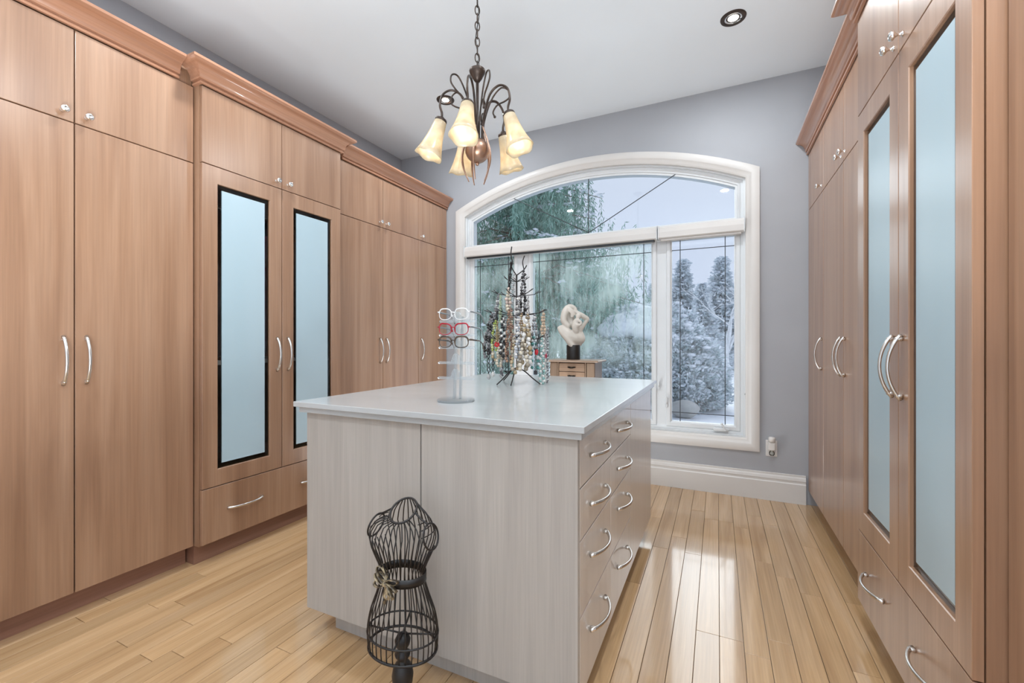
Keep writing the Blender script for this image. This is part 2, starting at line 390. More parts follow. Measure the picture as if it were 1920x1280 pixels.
# roller blinds mounted across the transom
def cassette(x0, x1, label):
    root = thing('roller_blind', label, 'blind', ((x0+x1)/2, BW-.01, 1.955), 0)
    pr = [(0, 0), (.05, 0), (.06, .008), (.062, .05), (.056, .085), (.04, .1), (0, .1)]
    MB().prism(pr, lambda u, v, t: (x0+(x1-x0)*t, BW+.028-u, 1.955+v)).build('cassette', M['white'], root)
    MB().box(x0+.02, x1-.02, BW-.016, BW+.012, 1.94, 1.956, .003).build('hem_bar', M['lead'] if x1-x0 > 1 else M['white'], root)
    for xe in (x0-.001, x1-.004): MB().box(xe, xe+.005, BW-.038, BW+.027, 1.951, 2.06).build('end_cap', M['vinyl'], root)
cassette(-2.222, -.435, 'long white roller blind cassette above left and centre window panes')
cassette(-.427, .18, 'short white roller blind cassette above the right window pane')

# ------------------------------------------------------------------ wardrobes
def handle_mesh(span=.2, proj=.034):
    pts = []; rad = []; n = 18
    for i in range(n+1):
        t = i/n; z = (t-.5)*span
        k = 1-(2*t-1)**2
        pts.append((.004+proj*(k**.85), 0, z)); rad.append(.0062-.0012*k)
    b = MB().tube(pts, rad, 8, up=(0, 1, 0), flat=1.15)
    for s in (-1, 1):
        b.lathe([(.006, 0), (.0075, .004), (.006, .016), (.004, .02)], (0, 0, s*(span*.5-.012)), 'x', 10)
    return b
H0 = handle_mesh().build('handle', M['steel'], smooth=True, keep=True); hmesh = H0.data; bpy.data.objects.remove(H0)
K0 = MB().lathe([(.009, 0), (.0085, .003), (.0048, .006), (.0045, .014), (.008, .019), (.0145, .024), (.0155, .029), (.012, .034), (.005, .0365), (.0045, .0355), (0, .036)], (0, 0, 0), 'x', 20).build('knob', M['chrome'], smooth=True, keep=True); kmesh = K0.data; bpy.data.objects.remove(K0)
def attach(name, me, parent, wloc, rot):
    o = bpy.data.objects.new(name, me); col.objects.link(o); o.parent = parent
    o.location = Vector(wloc)-worg(parent); o.rotation_euler = rot; ORG[o.name] = Vector(wloc); return o
def fixture_rot(sg, horiz=False):     # sg=-1 left units (outward +x); sg=+1 right units (outward -x)
    r = (0, 0, 0) if sg < 0 else (0, 0, PI)
    return (PI/2, 0, r[2]) if horiz else r
CROWN = [(0, 0), (.013, 0), (.016, .006), (.013, .012), (.006, .013), (.006, .019), (.020, .020), (.024, .026)]
for i in range(9):
    t = i/8*PI/2; CROWN.append((.024+.05*(1-math.cos(t)), .026+.052*math.sin(t)))
CROWN = [(u*.86, v) for u, v in CROWN]; CROWN += [(.080*.86, .082), (.075, .088), (.075, .1), (-.01, .1)]
def crown(path, side, z0, parent):
    P = [Vector(p) for p in path]; rings = []
    for i, p in enumerate(P):
        def nrm(a, b):
            d = (b-a).normalized(); return Vector((d.y, -d.x))*side
        if i == 0: n = nrm(P[0], P[1])
        elif i == len(P)-1: n = nrm(P[-2], P[-1])
        else:
            n1, n2 = nrm(P[i-1], p), nrm(p, P[i+1]); n = (n1+n2)/(1+n1.dot(n2))
        rings.append([(p.x+n.x*u, p.y+n.y*u, z0+v) for u, v in CROWN])
    return MB().loft(rings, True, True).build('crown_molding', M['wood_crown'], parent, autos=35)
DT = .02; G = .0023; ZG = 2.057; ZT = 2.447
def frame_door(fx, y0, y1, z0, z1, m=.075, mt=.085, root=None):
    oy0, oy1, oz0, oz1 = y0+m, y1-m, z0+mt, z1-mt
    b = MB(); rings = []
    for p, iny, inz in ((DT, 0, 0), (.0012, 0, 0), (0, .0012, .0012)):
        rings.append([(fx(p), y0+iny, z0+inz), (fx(p), y1-iny, z0+inz), (fx(p), y1-iny, z1-inz), (fx(p), y0+iny, z1-inz)])
    for p, o in ((0, .0), (.003, .002), (DT, .002)):
        rings.append([(fx(p), oy0+o, oz0+o), (fx(p), oy1-o, oz0+o), (fx(p), oy1-o, oz1-o), (fx(p), oy0+o, oz1-o)])
    b.loft_closed(rings)
    d = b.build('glass_door', M['wood'], root)
    # bevelled clear pane with a frosted field
    bw = .027
    pn = MB(); r = []
    for p, o in ((.016, -.004), (.0125, -.004), (.0125, .0), (.0095, bw), ):
        r.append([(fx(p), oy0+o, oz0+o), (fx(p), oy1-o, oz0+o), (fx(p), oy1-o, oz1-o), (fx(p), oy0+o, oz1-o)])
    pn.loft(r).build('bevel_glass', M['clear'], d)
    MB().box(fx(.0095), fx(.0155), oy0+bw, oy1-bw, oz0+bw, oz1-bw).build('frosted_panel', M['frost'], d)
    return d
def slab(fx, y0, y1, z0, z1, name, root):
    return MB().box(fx(0), fx(DT), y0+G, y1-G, z0+G, z1-G, .0012).build(name, M['wood'], root)
def wardrobe(sg, face, wall, ys, label, glass=False, crown_path=None, hinge=None, zb=.1, kick_in=.07):
    fx = lambda p: face+sg*p
    y0, y1 = ys[0], ys[-1]
    root = thing('wardrobe', label, 'wardrobe', (face+sg*.3, (y0+y1)/2, 0))
    depth = abs(wall-face)-.006
    if glass:
        b = MB(); t = .018
        b.box(fx(DT+.003), fx(depth), y0, y0+t, zb, 2.547); b.box(fx(DT+.003), fx(depth), y1-t, y1, zb, 2.547)
        b.box(fx(DT+.001), fx(depth), y0+t, y1-t, ZG-.01, 2.547)
        b.box(fx(DT+.001), fx(depth), y0+t, y1-t, zb, .405)
        b.build('carcass', M['wood'], root)
        MB().box(fx(depth-.012), fx(depth-.001), y0+t, y1-t, .406, ZG-.011).build('back_panel', M['inner'], root)
        MB().box(fx(.06), fx(depth-.013), y0+t, y1-t, 1.02, 1.045).build('shelf', M['white'], root)
        MB().tube([(fx(.3), y0+t, 1.93), (fx(.3), y1-t, 1.93)], .012, 12).build('hanging_rail', M['chrome'], root, smooth=True)
    else:
        MB().box(fx(DT+.001), fx(depth), y0, y1, zb, 2.547).build('carcass', M['wood'], root)
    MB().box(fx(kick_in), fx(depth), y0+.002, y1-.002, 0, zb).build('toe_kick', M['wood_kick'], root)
    for i in range(len(ys)-1):
        a0, a1 = ys[i], ys[i+1]
        up = slab(fx, a0, a1, ZG, ZT, 'upper_door', root)
        hs = hinge[i]                 # +1: pulls near the larger y edge
        ky = a1-.038 if hs > 0 else a0+.038
        attach('knob', kmesh, up, (fx(0), ky, ZG+.038), fixture_rot(sg))
        if glass: d = frame_door(fx, a0+G, a1-G, .392+G, ZG-G, root=root)
        else: d = slab(fx, a0, a1, zb, ZG, 'door', root)
        hy = a1-.036 if hs > 0 else a0+.036
        attach('handle', hmesh, d, (fx(0), hy, 1.07), fixture_rot(sg))
    if glass:
        dr = slab(fx, y0, y1, zb+.008, .392, 'drawer', root)
        ym = (y0+y1)/2; q = (y1-y0)/4
        for yy in (ym-q, ym+q): attach('handle', hmesh, dr, (fx(0), yy, .262), fixture_rot(sg, True))
    if crown_path: crown(crown_path, -sg, ZT+.003, root)
    return root
YB0, YBM, YB1 = 1.3175, 1.767, 2.216
LA, LB, LC = -2.42, -2.36, -2.436
cw = .075
wardrobe(-1, LA, LX, [.40, .858, YB0-.004], 'left wall wardrobe with two plain full-height doors nearest the camera', hinge=[1, -1], crown_path=[(LA, .40), (LA, YB0-cw-.001)])
wardrobe(-1, LB, LX, [YB0, YBM, YB1], 'left wall wardrobe with two frosted glass doors over a drawer', glass=True, hinge=[1, -1], crown_path=[(LA, YB0), (LB, YB0), (LB, YB1), (LC, YB1)])
YC = [YB1+.062, 2.722, 3.181, 3.632]
wardrobe(-1, LC, LX, YC, 'left wall wardrobe with three plain doors beside the window wall', hinge=[1, -1, -1], crown_path=[(LC, YB1+cw+.001), (LC, 3.636)])
RA, RB, RC = .57, .515, .575
wardrobe(1, RA, RX, [.86, YB0-.004], 'right wall wardrobe cut off by the right edge of the photo', hinge=[-1], crown_path=[(RA, .86), (RA, YB0-cw-.001)])
wardrobe(1, RB, RX, [YB0, 1.757, 2.198], 'right wall wardrobe with two frosted glass doors over a drawer', glass=True, hinge=[1, -1], crown_path=[(RA, YB0), (RB, YB0), (RB, 2.198), (RC, 2.198)])
wardrobe(1, RC, RX, [2.26, 2.70, 3.16, 3.632], 'right wall wardrobe with three plain doors beside the window wall', hinge=[1, -1, -1], crown_path=[(RC, 2.198+cw+.001), (RC, 3.636)])
# clothes glimpsed through the clear glass borders
def cloth(x, y, z0, z1, wx, wy, m, name, label, cat):
    rings = []
    for j in range(7):
        t = j/6; z = z1+(z0-z1)*t; k = .55+.45*min(1, t*2.5)
        rings.append([(x+math.cos(a)*wx*k*(1+.12*math.sin(5*a)), y+math.sin(a)*wy*k*(1+.2*math.sin(7*a+1)), z) for a in [2*PI*i/28 for i in range(28)]])
    b = MB().loft(rings, True, True)
    b.tube([(x, y, z1-.005), (x, y, z1+.05), (x+.02, y, z1+.075), (x+.03, y, z1+.05)], .003, 6)
    o = b.build(name, m, autos=60); return tag(o, label, cat)
fab = lambda n, c: noisecol(mat(n, c, .9), tuple(q*.7 for q in c), tuple(min(1, q*1.2) for q in c), ns=18)[0]
cloth(-2.68, 1.90, 1.05, 1.83, .2, .05, fab('red_cloth', (.55, .03, .06)), 'red_garment', 'red garment hanging behind the second frosted door on the left', 'clothing')
cloth(-2.70, 1.47, 1.06, 1.83, .2, .06, fab('grey_cloth', (.13, .125, .13)), 'dark_garment', 'dark grey garment hanging behind the first frosted door on the left', 'clothing')
cloth(-2.70, 2.10, 1.06, 1.83, .2, .05, fab('taupe_cloth', (.25, .24, .23)), 'grey_garment', 'pale grey garment hanging at far end of the left glass wardrobe', 'clothing')

# ------------------------------------------------------------------ island
IX0, IX1, IY0, IY1, IZ = -1.467, -.362, 1.207, 2.715, .872
isl = thing('storage_island', 'whitewashed storage island with drawers standing in the middle of the floor', 'island', ((IX0+IX1)/2, (IY0+IY1)/2, 0))
MB().box(IX0+.0005, IX1-DT-.001, IY0+DT+.001, IY1, .1, IZ).build('carcass', M['island'], isl)
MB().box(IX0+.08, IX1-.065, IY0+.07, IY1-.07, 0, .1).build('toe_kick', M['island'], isl)
xm = -.9147
MB().box(IX0, xm-G, IY0, IY0+DT, .1, IZ-.001, .001).build('front_panel', M['island'], isl)
MB().box(xm+G, IX1, IY0, IY0+DT, .1, IZ-.001, .001).build('front_panel', M['island'], isl)
yc = [IY0+DT+.002, 1.632, 2.045, IY1]
zs = [.1, .34, .565, .72, IZ-.003]
for c in range(2):
    for r in range(4):
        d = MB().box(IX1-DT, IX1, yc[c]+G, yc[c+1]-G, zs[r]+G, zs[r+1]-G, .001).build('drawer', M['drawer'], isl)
        attach('handle', hmesh, d, (IX1, (yc[c]+yc[c+1])/2, (zs[r]+zs[r+1])/2+(.03 if r < 2 else 0)), (PI/2, 0, 0))
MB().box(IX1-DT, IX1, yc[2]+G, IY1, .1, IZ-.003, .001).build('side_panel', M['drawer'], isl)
ct = thing('worktop', 'white worktop with stepped edge lying on the island', 'worktop', ((IX0+IX1)/2, (IY0+IY1)/2, IZ))
MB().box(-1.502+.0, -.333, 1.172, 2.75, .894, .914, .0015).build('slab', M['islandtop'], ct)
MB().box(-1.487, -.345, 1.187, 2.735, IZ+.0003, .8938, .001).build('edge_strip', M['islandtop'], ct)

# ------------------------------------------------------------------ downlights
M['lampface'] = mat('lit_lamp', (1, 1, 1), .4, emit=(1, .93, .82), es=5)
def downlight(x, y, label):
    root = thing('downlight', label, 'downlight', (x, y, CZ), 0)
    MB().lathe([(.046, -.002), (.047, -.006), (.058, -.008), (.068, -.005), (.07, 0), (.046, 0)], (x, y, CZ), 'z', 32).build('trim_ring', M['bronze'], root, autos=40)
    MB().lathe([(.046, -.004), (.036, .0), (.032, -.001)], (x, y, CZ-.001), 'z', 32, caps=False).build('baffle', M['chrome'], root, smooth=True)
    MB().lathe([(.0, -.0036), (.02, -.004), (.028, -.003), (.03, -.001)], (x, y, CZ-.0005), 'z', 24).build('lamp_face', M['lampface'], root, smooth=True)
    d = bpy.data.lights.new('downlight_lamp', 'AREA'); d.shape = 'DISK'; d.size = .09; d.energy = CAN_W; d.color = (.93, .97, 1)
    o = bpy.data.objects.new('downlight_lamp', d); col.objects.link(o); o.parent = root; o.location = (0, 0, -.012)
downlight(.084, 2.87, 'round recessed downlight in the ceiling at right')
downlight(-1.943, 2.88, 'round recessed downlight in the ceiling behind the chandelier')
for x, y, t in ((.084, 1.3, 'right'), (-1.943, 1.3, 'left')):
    downlight(x, y, 'round recessed downlight in the ceiling over the %s aisle' % t)
for x, y, t in ((.084, -.4, 'right'), (-1.943, -.4, 'left')):
    downlight(x, y, 'round recessed downlight behind the viewpoint at %s' % t)

# ------------------------------------------------------------------ chandelier
CX, CY = -.93, 1.62
Rv = Vector((math.cos(YAW), math.sin(YAW), 0)); Fv = Vector((-math.sin(YAW), math.cos(YAW), 0))
ch = thing('chandelier', 'bronze five-arm chandelier with amber glass shades hanging over the island', 'chandelier', (CX, CY, CZ))
C0 = Vector((CX, CY, 0))
MB().lathe([(.0, 3.03), (.02, 3.025), (.05, 3.035), (.062, 3.05)], C0, 'z', 28).build('ceiling_canopy', M['bronze'], ch, smooth=True)
z = 3.02; k = 0; link0 = None
while z > 2.335:
    if link0 is None:
        pts = [(.010*math.cos(t), 0, .020*math.sin(t)) for t in [2*PI*i/16 for i in range(16)]]
        link0 = MB().tube(pts, .0026, 6, closed=True).build('chain_link', M['bronze'], ch, smooth=True, keep=True)
        o = link0
    else: o = copyobj(link0, ch)
    o.location = C0+Vector((0, 0, z-.012))-worg(ch); o.rotation_euler = (0, 0, YAW+(.35 if k % 2 else 1.75)); z -= .034; k += 1
pts = [C0+Rv*(.007*math.sin(i*.9))+Vector((0, 0, 3.02-.72*i/24)) for i in range(25)]
MB().tube(pts, .0022, 6).build('cord', M['black'], ch, smooth=True)
MB().lathe([(.004, 2.318), (.012, 2.314), (.033, 2.311), (.035, 2.306), (.033, 2.298), (.028, 2.288), (.024, 2.283), (.022, 2.276), (.015, 2.266), (.009, 2.258), (.0, 2.256)], C0, 'z', 28).build('top_cap', M['bronze'], ch, autos=50)
MB().lathe([(.0065, 2.26), (.0065, 2.1), (.008, 2.09), (.008, 2.06), (.006, 2.05), (.006, 1.99)], C0, 'z', 14).build('rod', M['bronze'], ch, smooth=True)
b = MB().sphere(C0+Vector((0, 0, 1.965)), .052, 24, 14); b.sphere(C0+Vector((0, 0, 1.908)), .008, 12, 8); b.build('ball', M['copper'], ch, smooth=True)
def bez(P, n=14):
    P = [Vector(p) for p in P]; out = []
    m = len(P)
    for i in range(m-1):
        p0, p1, p2, p3 = P[max(i-1, 0)], P[i], P[i+1], P[min(i+2, m-1)]
        for j in range(n):
            t = j/n
            out.append(.5*((2*p1)+(p2-p0)*t+(2*p0-5*p1+4*p2-p3)*t*t+(3*p1-p0-3*p2+p3)*t**3))
    out.append(P[-1]); return out
M['shade'] = bpy.data.materials.new('amber_glass'); m = M['shade']; m.use_nodes = True; m.node_tree.nodes.clear()
out = N(m, 'ShaderNodeOutputMaterial'); d1 = N(m, 'ShaderNodeBsdfDiffuse'); t1 = N(m, 'ShaderNodeBsdfTranslucent'); g1 = N(m, 'ShaderNodeBsdfGlossy'); g1.inputs['Roughness'].default_value = .25
nn = N(m, 'ShaderNodeTexNoise'); nn.inputs['Scale'].default_value = 22; nn.inputs['Detail'].default_value = 5; rr = N(m, 'ShaderNodeValToRGB')
rr.color_ramp.elements[0].color = (.66, .56, .39, 1); rr.color_ramp.elements[1].color = (.80, .72, .55, 1); rr.color_ramp.elements[0].position = .35; rr.color_ramp.elements[1].position = .62
tcc = N(m, 'ShaderNodeTexCoord'); L(m, tcc.outputs['Object'], nn.inputs['Vector']); L(m, nn.outputs['Fac'], rr.inputs['Fac'])
L(m, rr.outputs[0], d1.inputs[0]); L(m, rr.outputs[0], t1.inputs[0])
x1 = N(m, 'ShaderNodeMixShader'); x1.inputs[0].default_value = .42; L(m, d1.outputs[0], x1.inputs[1]); L(m, t1.outputs[0], x1.inputs[2])
x2 = N(m, 'ShaderNodeMixShader'); x2.inputs[0].default_value = .05; L(m, x1.outputs[0], x2.inputs[1]); L(m, g1.outputs[0], x2.inputs[2]); L(m, x2.outputs[0], out.inputs['Surface'])
M['bulb'] = mat('lit_bulb', (1, 1, 1), .3, emit=(1, .88, .66), es=2.5)
for deg in (-100, -28, 44, 116, 188):
    a = math.radians(deg); e = Rv*math.cos(a)+Fv*math.sin(a); s = Rv*-math.sin(a)+Fv*math.cos(a)
    P = lambda r, zz, q=0: C0+e*r+s*q+Vector((0, 0, zz))
    arm = bez([P(.022, 1.94), P(.026, 2.02), P(.03, 2.09), P(.06, 2.185), P(.105, 2.215), P(.145, 2.195), P(.158, 2.15), P(.15, 2.115), P(.152, 2.085)])
    MB().tube(arm, [.0055]*len(arm), 8, flat=.8).build('arm', M['bronze'], ch, smooth=True)
    e2 = Rv*math.cos(a+.62)+Fv*math.sin(a+.62); Q = lambda r, zz: C0+e2*r+Vector((0, 0, zz))
    scr = bez([Q(.022, 2.0), Q(.03, 2.09), Q(.06, 2.185), Q(.1, 2.24), Q(.132, 2.235), Q(.138, 2.205), Q(.118, 2.185), Q(.085, 2.165), Q(.068, 2.135), Q(.075, 2.115)])
    b = MB().tube(scr, .0035, 7); b.sphere(scr[-1], .006, 8, 6); b.build('scroll', M['bronze'], ch, smooth=True)
    pr = bez([P(.028, 2.06), P(.05, 2.0), P(.064, 1.94), P(.058, 1.885), P(.036, 1.83)])
    n = len(pr); MB().tube(pr, [.0075*min(1, .35+1.3*(1-i/(n-1))+.1) if i > n*.6 else .0065 for i in range(n)], 8, flat=.55).build('prong', M['copper'], ch, smooth=True)
    ax = (Vector((0, 0, -1))+e*.34).normalized(); top = P(.152, 2.088)
    q = ax.to_track_quat('Z', 'X').to_matrix()
    def lat(prof, n=28, lob=0):
        rings = []
        for r, hh in prof:
            rings.append([top+q @ Vector((r*math.cos(t)*(1+lob*(hh/.17)**3*math.cos(5*t)), r*math.sin(t)*(1+lob*(hh/.17)**3*math.cos(5*t)), hh+(.004*math.cos(5*t)*lob*20*(hh/.17)**4))) for t in [2*PI*i/n for i in range(n)]])
        return rings
    MB().loft(lat([(.006, -.012), (.012, -.006), (.024, .0), (.026, .006), (.025, .012)]), True, True).build('socket_cup', M['bronze'], ch, smooth=True)
    outp = [(.021, .006), (.0255, .012), (.028, .03), (.031, .06), (.036, .09), (.043, .12), (.051, .145), (.058, .165)]
    sh = MB().loft(lat(outp+[(r-.003, hh) for r, hh in outp[::-1]], 30, .04), True).build('shade', M['shade'], ch, smooth=True)
    bl = MB(); c = top+ax*.075; bl.sphere(c, .02, 14, 10, (1, 1, 1.25)); bl.build('bulb', M['bulb'], sh, smooth=True)
    d = bpy.data.lights.new('shade_lamp', 'POINT'); d.energy = SHADE_W; d.color = (1, .82, .58); d.shadow_soft_size = .02
    o = bpy.data.objects.new('shade_lamp', d); col.objects.link(o); o.parent = ch; o.location = top+ax*.125-worg(ch)

# ------------------------------------------------------------------ wire dress form
DX, DY = -.878, 1.068
df = thing('dress_form', 'black wire dress form with a ribbon bow standing before the island', 'dress form', (DX, DY, 0))
th0 = YAW-math.radians(24)
ux = Vector((math.cos(th0), math.sin(th0), 0)); uy = Vector((-math.sin(th0), math.cos(th0), 0))
D0 = Vector((DX, DY, 0))
prf = [(.215, .112, .085), (.25, .116, .088), (.29, .114, .086), (.33, .104, .078), (.37, .088, .066), (.41, .074, .056), (.435, .0705, .053), (.46, .074, .056), (.49, .088, .066), (.52, .103, .076), (.545, .112, .078), (.57, .113, .07)]
def ell(a, bb, zz, th): return D0+ux*(a*math.cos(th))+uy*(bb*math.sin(th))+Vector((0, 0, zz))
def sect(zz):
    for (z0, a0, b0), (z1, a1, b1) in zip(prf[:-1], prf[1:]):
        if zz <= z1: t = (zz-z0)/(z1-z0); return a0+(a1-a0)*t, b0+(b1-b0)*t
    return prf[-1][1:]
def neck(th): return D0+ux*(.043*math.cos(th))+uy*(.036*math.sin(th)+.004)+Vector((0, 0, .628+.026*math.sin(th)))
b = MB(); NWIRE = 36
for i in range(NWIRE):
    th = 2*PI*(i+.5)/NWIRE
    side = abs(math.cos(th)) > .90
    pts = []
    for j in range(17):
        zz = .215+(.57-.215)*j/16; a, bb = sect(zz)
        if side and zz > .535: break
        pts.append(ell(a, bb, zz, th))
    if not side:
        s = pts[-1]; e = neck(th)
        mid = s.lerp(e, .5)+Vector((0, 0, .012))
        pts += [s.lerp(mid, .5)+Vector((0, 0, .008)), mid, e]
    b.tube(pts, .0019, 5)
for sx in (-1, 1):
    for zz in (.575, .59, .605):           # short cross wires over the shoulders
        pts = []
        for t in np.linspace(-.8, .8, 7):
            k = 1-(zz-.57)/.075
            pts.append(D0+ux*(sx*(.045+.062*k)*math.cos(t*.5))+uy*(.055*math.sin(t)*k)+Vector((0, 0, zz)))
        b.tube(pts, .0016, 5)
b.build('wire_cage', M['black'], df, smooth=True)
MB().tube([neck(2*PI*i/28) for i in range(28)], .0036, 7, closed=True).build('neck_ring', M['black'], df, smooth=True)
for sx in (-1, 1):
    MB().tube([D0+ux*(sx*(.104-.010*math.sin(t)))+uy*(.036*math.cos(t))+Vector((0, 0, .568+.036*math.sin(t))) for t in [2*PI*i/24 for i in range(24)]], .003, 7, closed=True).build('armhole_ring', M['black'], df, smooth=True)
    MB().tube(bez([D0+ux*sx*.095+Vector((0, 0, .602)), D0+ux*sx*.072+Vector((0, 0, .612)), neck(0 if sx > 0 else PI)], 6), .003, 7).build('shoulder_wire', M['black'], df, smooth=True)
b = MB().tube([ell(.112, .085, .215, 2*PI*i/40) for i in range(40)], .0042, 7, closed=True)
b.tube([ell(.116, .088, .262, 2*PI*i/40) for i in range(40)], .003, 6, closed=True)
for th in (0, PI/2, PI, 3*PI/2): b.tube([ell(.114, .087, .262, th+.3), D0+Vector((0, 0, .25))], .003, 6)
b.build('bottom_ring', M['black'], df, smooth=True)
rings = []
for o, zz in ((.0035, .421), (.0035, .447), (.0055, .447), (.0055, .421)):
    a, bb = sect(zz); rings.append([ell(a+o, bb+o, zz, 2*PI*i/40) for i in range(40)])
MB().loft_closed(rings).build('waist_band', M['black'], df, smooth=True)
M['ribbon'] = noisecol(mat('gold_ribbon', (.33, .26, .16), .45, spec=.6), (.05, .035, .02), (.42, .33, .2), ns=60, p0=.42, p1=.6)[0]
tb = math.radians(262); a, bb = sect(.434); bc = ell(a+.010, bb+.010, .434, tb); bn = (ux*math.cos(tb)+uy*math.sin(tb)); bt = Vector((-bn.y, bn.x, 0))
b = MB()
def loop(ang, ln, wd):
    d = bt*math.cos(ang)+Vector((0, 0, 1))*math.sin(ang); n2 = bt*-math.sin(ang)+Vector((0, 0, 1))*math.cos(ang)
    A, B = [], []
    for i in range(17):
        t = 2*PI*i/16; c = bc+d*(ln*.5*(1-math.cos(t)))+n2*(wd*math.sin(t)*.6)+bn*(.006*math.sin(t))
        A.append(c+bn*.0055); B.append(c-bn*.0055)
    b.loft([A, B], False)
for ang, ln in ((.35, .05), (PI-.35, .05), (PI*.72, .055), (-.3, .046), (PI+.25, .054), (-.95, .05)): loop(ang, ln, .017)
for q, (dx, dz) in enumerate(((-.004, -.062), (.012, -.045))):
    A = [bc+bt*(dx*i/5+.003*math.sin(i*2))+Vector((0, 0, dz*i/5))+bn*(.003*math.cos(i*2.2)+.002) for i in range(6)]
    b.loft([[p-bt*.006 for p in A], [p+bt*.006 for p in A]], False)
b.sphere(bc+bn*.004, .009, 10, 8)
bo = b.build('ribbon_bow', M['ribbon'], df, smooth=True, label='gold and brown ribbon bow')
sm = bo.modifiers.new('thick', 'SOLIDIFY'); sm.thickness = .0012
MB().lathe([(.075, .0), (.077, .008), (.06, .016), (.03, .026), (.016, .04), (.014, .06), (.02, .075), (.03, .1), (.033, .125), (.028, .15), (.016, .168), (.014, .174), (.022, .182), (.024, .19), (.014, .198), (.013, .205), (.022, .217), (.024, .232), (.016, .248), (.0, .253)], D0, 'z', 26).build('turned_stand', M['black'], df, smooth=True)

# ------------------------------------------------------------------ eyeglass stand and eyeglasses
EX, EY, EZ = -.93, 1.452, .914
es = thing('eyeglass_stand', 'clear acrylic five-arm eyeglass stand on the near left of worktop', 'display stand', (EX, EY, EZ))
E0 = Vector((EX, EY, EZ))
ea = YAW-math.radians(22); ex = Vector((math.cos(ea), math.sin(ea), 0)); ey = Vector((-math.sin(ea), math.cos(ea), 0))   # ex: arm direction, -ey: towards the viewer
MB().lathe([(.0, 0), (.072, 0), (.0735, .002), (.0735, .0075), (.072, .009), (.0, .009)], E0, 'z', 40).build('base', M['acrylic'], es, autos=40)
b = MB()
for s in (-1, 1):
    b.prism([(-.009, 0), (.009, 0), (.009, 1), (-.009, 1)], lambda u, v, t, s=s: E0+ex*(s*.013+(t-.5)*.005)+ey*(u+.012+.02*v)+Vector((0, 0, .009+.325*v)))
b.build('post', M['acrylic'], es)
armz = [.085, .145, .205, .255, .31]
for zz in armz:
    b = MB(); bump = [(-.078, 0), (.078, 0), (.082, .006), (.075, .010), (.022, .011), (.016, .03), (.007, .042), (-.007, .042), (-.016, .03), (-.022, .011), (-.075, .010), (-.082, .006)]
    b.prism(bump, lambda u, v, t: E0+ex*u+ey*(.0-.006*t-.004+.02*zz/.33)+Vector((0, 0, zz+v)))
    b.build('arm', M['acrylic'], es)
def glasses(zz, fm, label, rx=.0285, rz=.0215, cat=.12, rt=1.0, temple=None):
    g = thing('eyeglasses', label, 'eyeglasses', E0+ex*-.006-ey*.016+Vector((0, 0, zz)), ea, 'eyeglasses on the acrylic stand')
    b = MB(); cx = .036
    def rim(s, k=1.0):
        pts = []
        for i in range(28):
            t = 2*PI*i/28; c, sn = math.cos(t), math.sin(t)
            x = rx*k*math.copysign(abs(c)**.75, c); z2 = rz*k*math.copysign(abs(sn)**.8, sn)+cat*.022*max(0, c)*max(0, sn)
            pts.append((s*(cx+x), .006*abs(x+.01)/.03, z2))
        return pts
    for s in (-1, 1):
        pr = rim(s); b.tube(pr, [(.0023 if p[2] > 0 else .0014)*rt for p in pr], 6, closed=True)
        b.tube([(s*(cx+rx), .006, .008), (s*(cx+rx+.007), .009, .009)], .0028, 6)
        b.tube([(s*.008, .0, -.002), (s*.006, .007, -.006)], .0012, 5); b.sphere((s*.006, .008, -.007), .003, 6, 5, (1, .6, 1.6))
    b.tube([(-.0085, 0, .004), (-.004, -.002, .0075), (.004, -.002, .0075), (.0085, 0, .004)], .0019, 6)
    b.build('frame', fm, g, smooth=True, local=True)
    for s in (-1, 1):
        pr = rim(s, .985); ln = MB(); vs = [ln.bm.verts.new(p) for p in pr]; ln.bm.faces.new(vs)
        lo = ln.build('lens', M['lens'], g, local=True)
        tp = MB().tube([(s*(cx+rx+.007), .009, .009), (s*(cx+rx+.009), .03, .008), (s*(cx+rx+.008), .095, .004), (s*(cx+rx+.006), .12, -.008), (s*(cx+rx+.004), .14, -.034)], [.0024, .0022, .002, .002, .0024], 6, flat=1.5)
        tp.build('temple', temple or fm, g, smooth=True, local=True)
M['clearframe'] = mat('clear_plastic_frame', (.72, .74, .75), .15, spec=.6)
M['redframe'] = mat('red_frame', (.34, .005, .022), .2)
M['tort'] = noisecol(mat('tortoise_frame', (.04, .03, .025), .2), (.012, .01, .01), (.13, .09, .06), ns=60)[0]
M['greytemple'] = mat('grey_temple', (.25, .27, .28), .3, .4)
glasses(.342, M['clearframe'], 'eyeglasses with clear plastic frame on the top arm', temple=M['greytemple'])
glasses(.283, M['redframe'], 'eyeglasses with red frame on the second arm', cat=.3, rt=1.25, temple=M['greytemple'])
glasses(.233, M['tort'], 'eyeglasses with dark tortoiseshell frame on the third arm', rt=1.6)

# ------------------------------------------------------------------ necklace tree and necklaces
NX, NY = -1.012, 2.2; T0 = Vector((NX, NY, 0)); SC = 337.0
nt_ = thing('necklace_tree', 'black wire necklace tree with tiered arms standing on the worktop', 'jewellery stand', (NX, NY, .914))
def TP(px, py, f=0):                   # point at image-plane offset from the post and depth offset f
    k = 1+f/2.42
    return T0+Rv*((px-966)/SC*k)+Fv*f+Vector((0, 0, CAMZ+(637-py)/SC*k))
post = MB().tube([TP(966, 515), TP(966, 600), TP(967, 690)], .0055, 8)
post.build('post', M['black'], nt_, smooth=True)
for pts in ([(966, 516), (957, 501), (958.5, 492), (955.5, 476), (957, 462)], [(966, 516), (980, 505), (985, 497)], [(980, 505), (977.5, 491), (981, 479)]):
    MB().tube(bez([TP(x, y) for x, y in pts], 5), .0032, 6).build('top_arm', M['black'], nt_, smooth=True)
tiers = [(528, .075, 5, .3), (556, .14, 6, .1), (592, .18, 7, .5), (640, .195, 7, .2)]
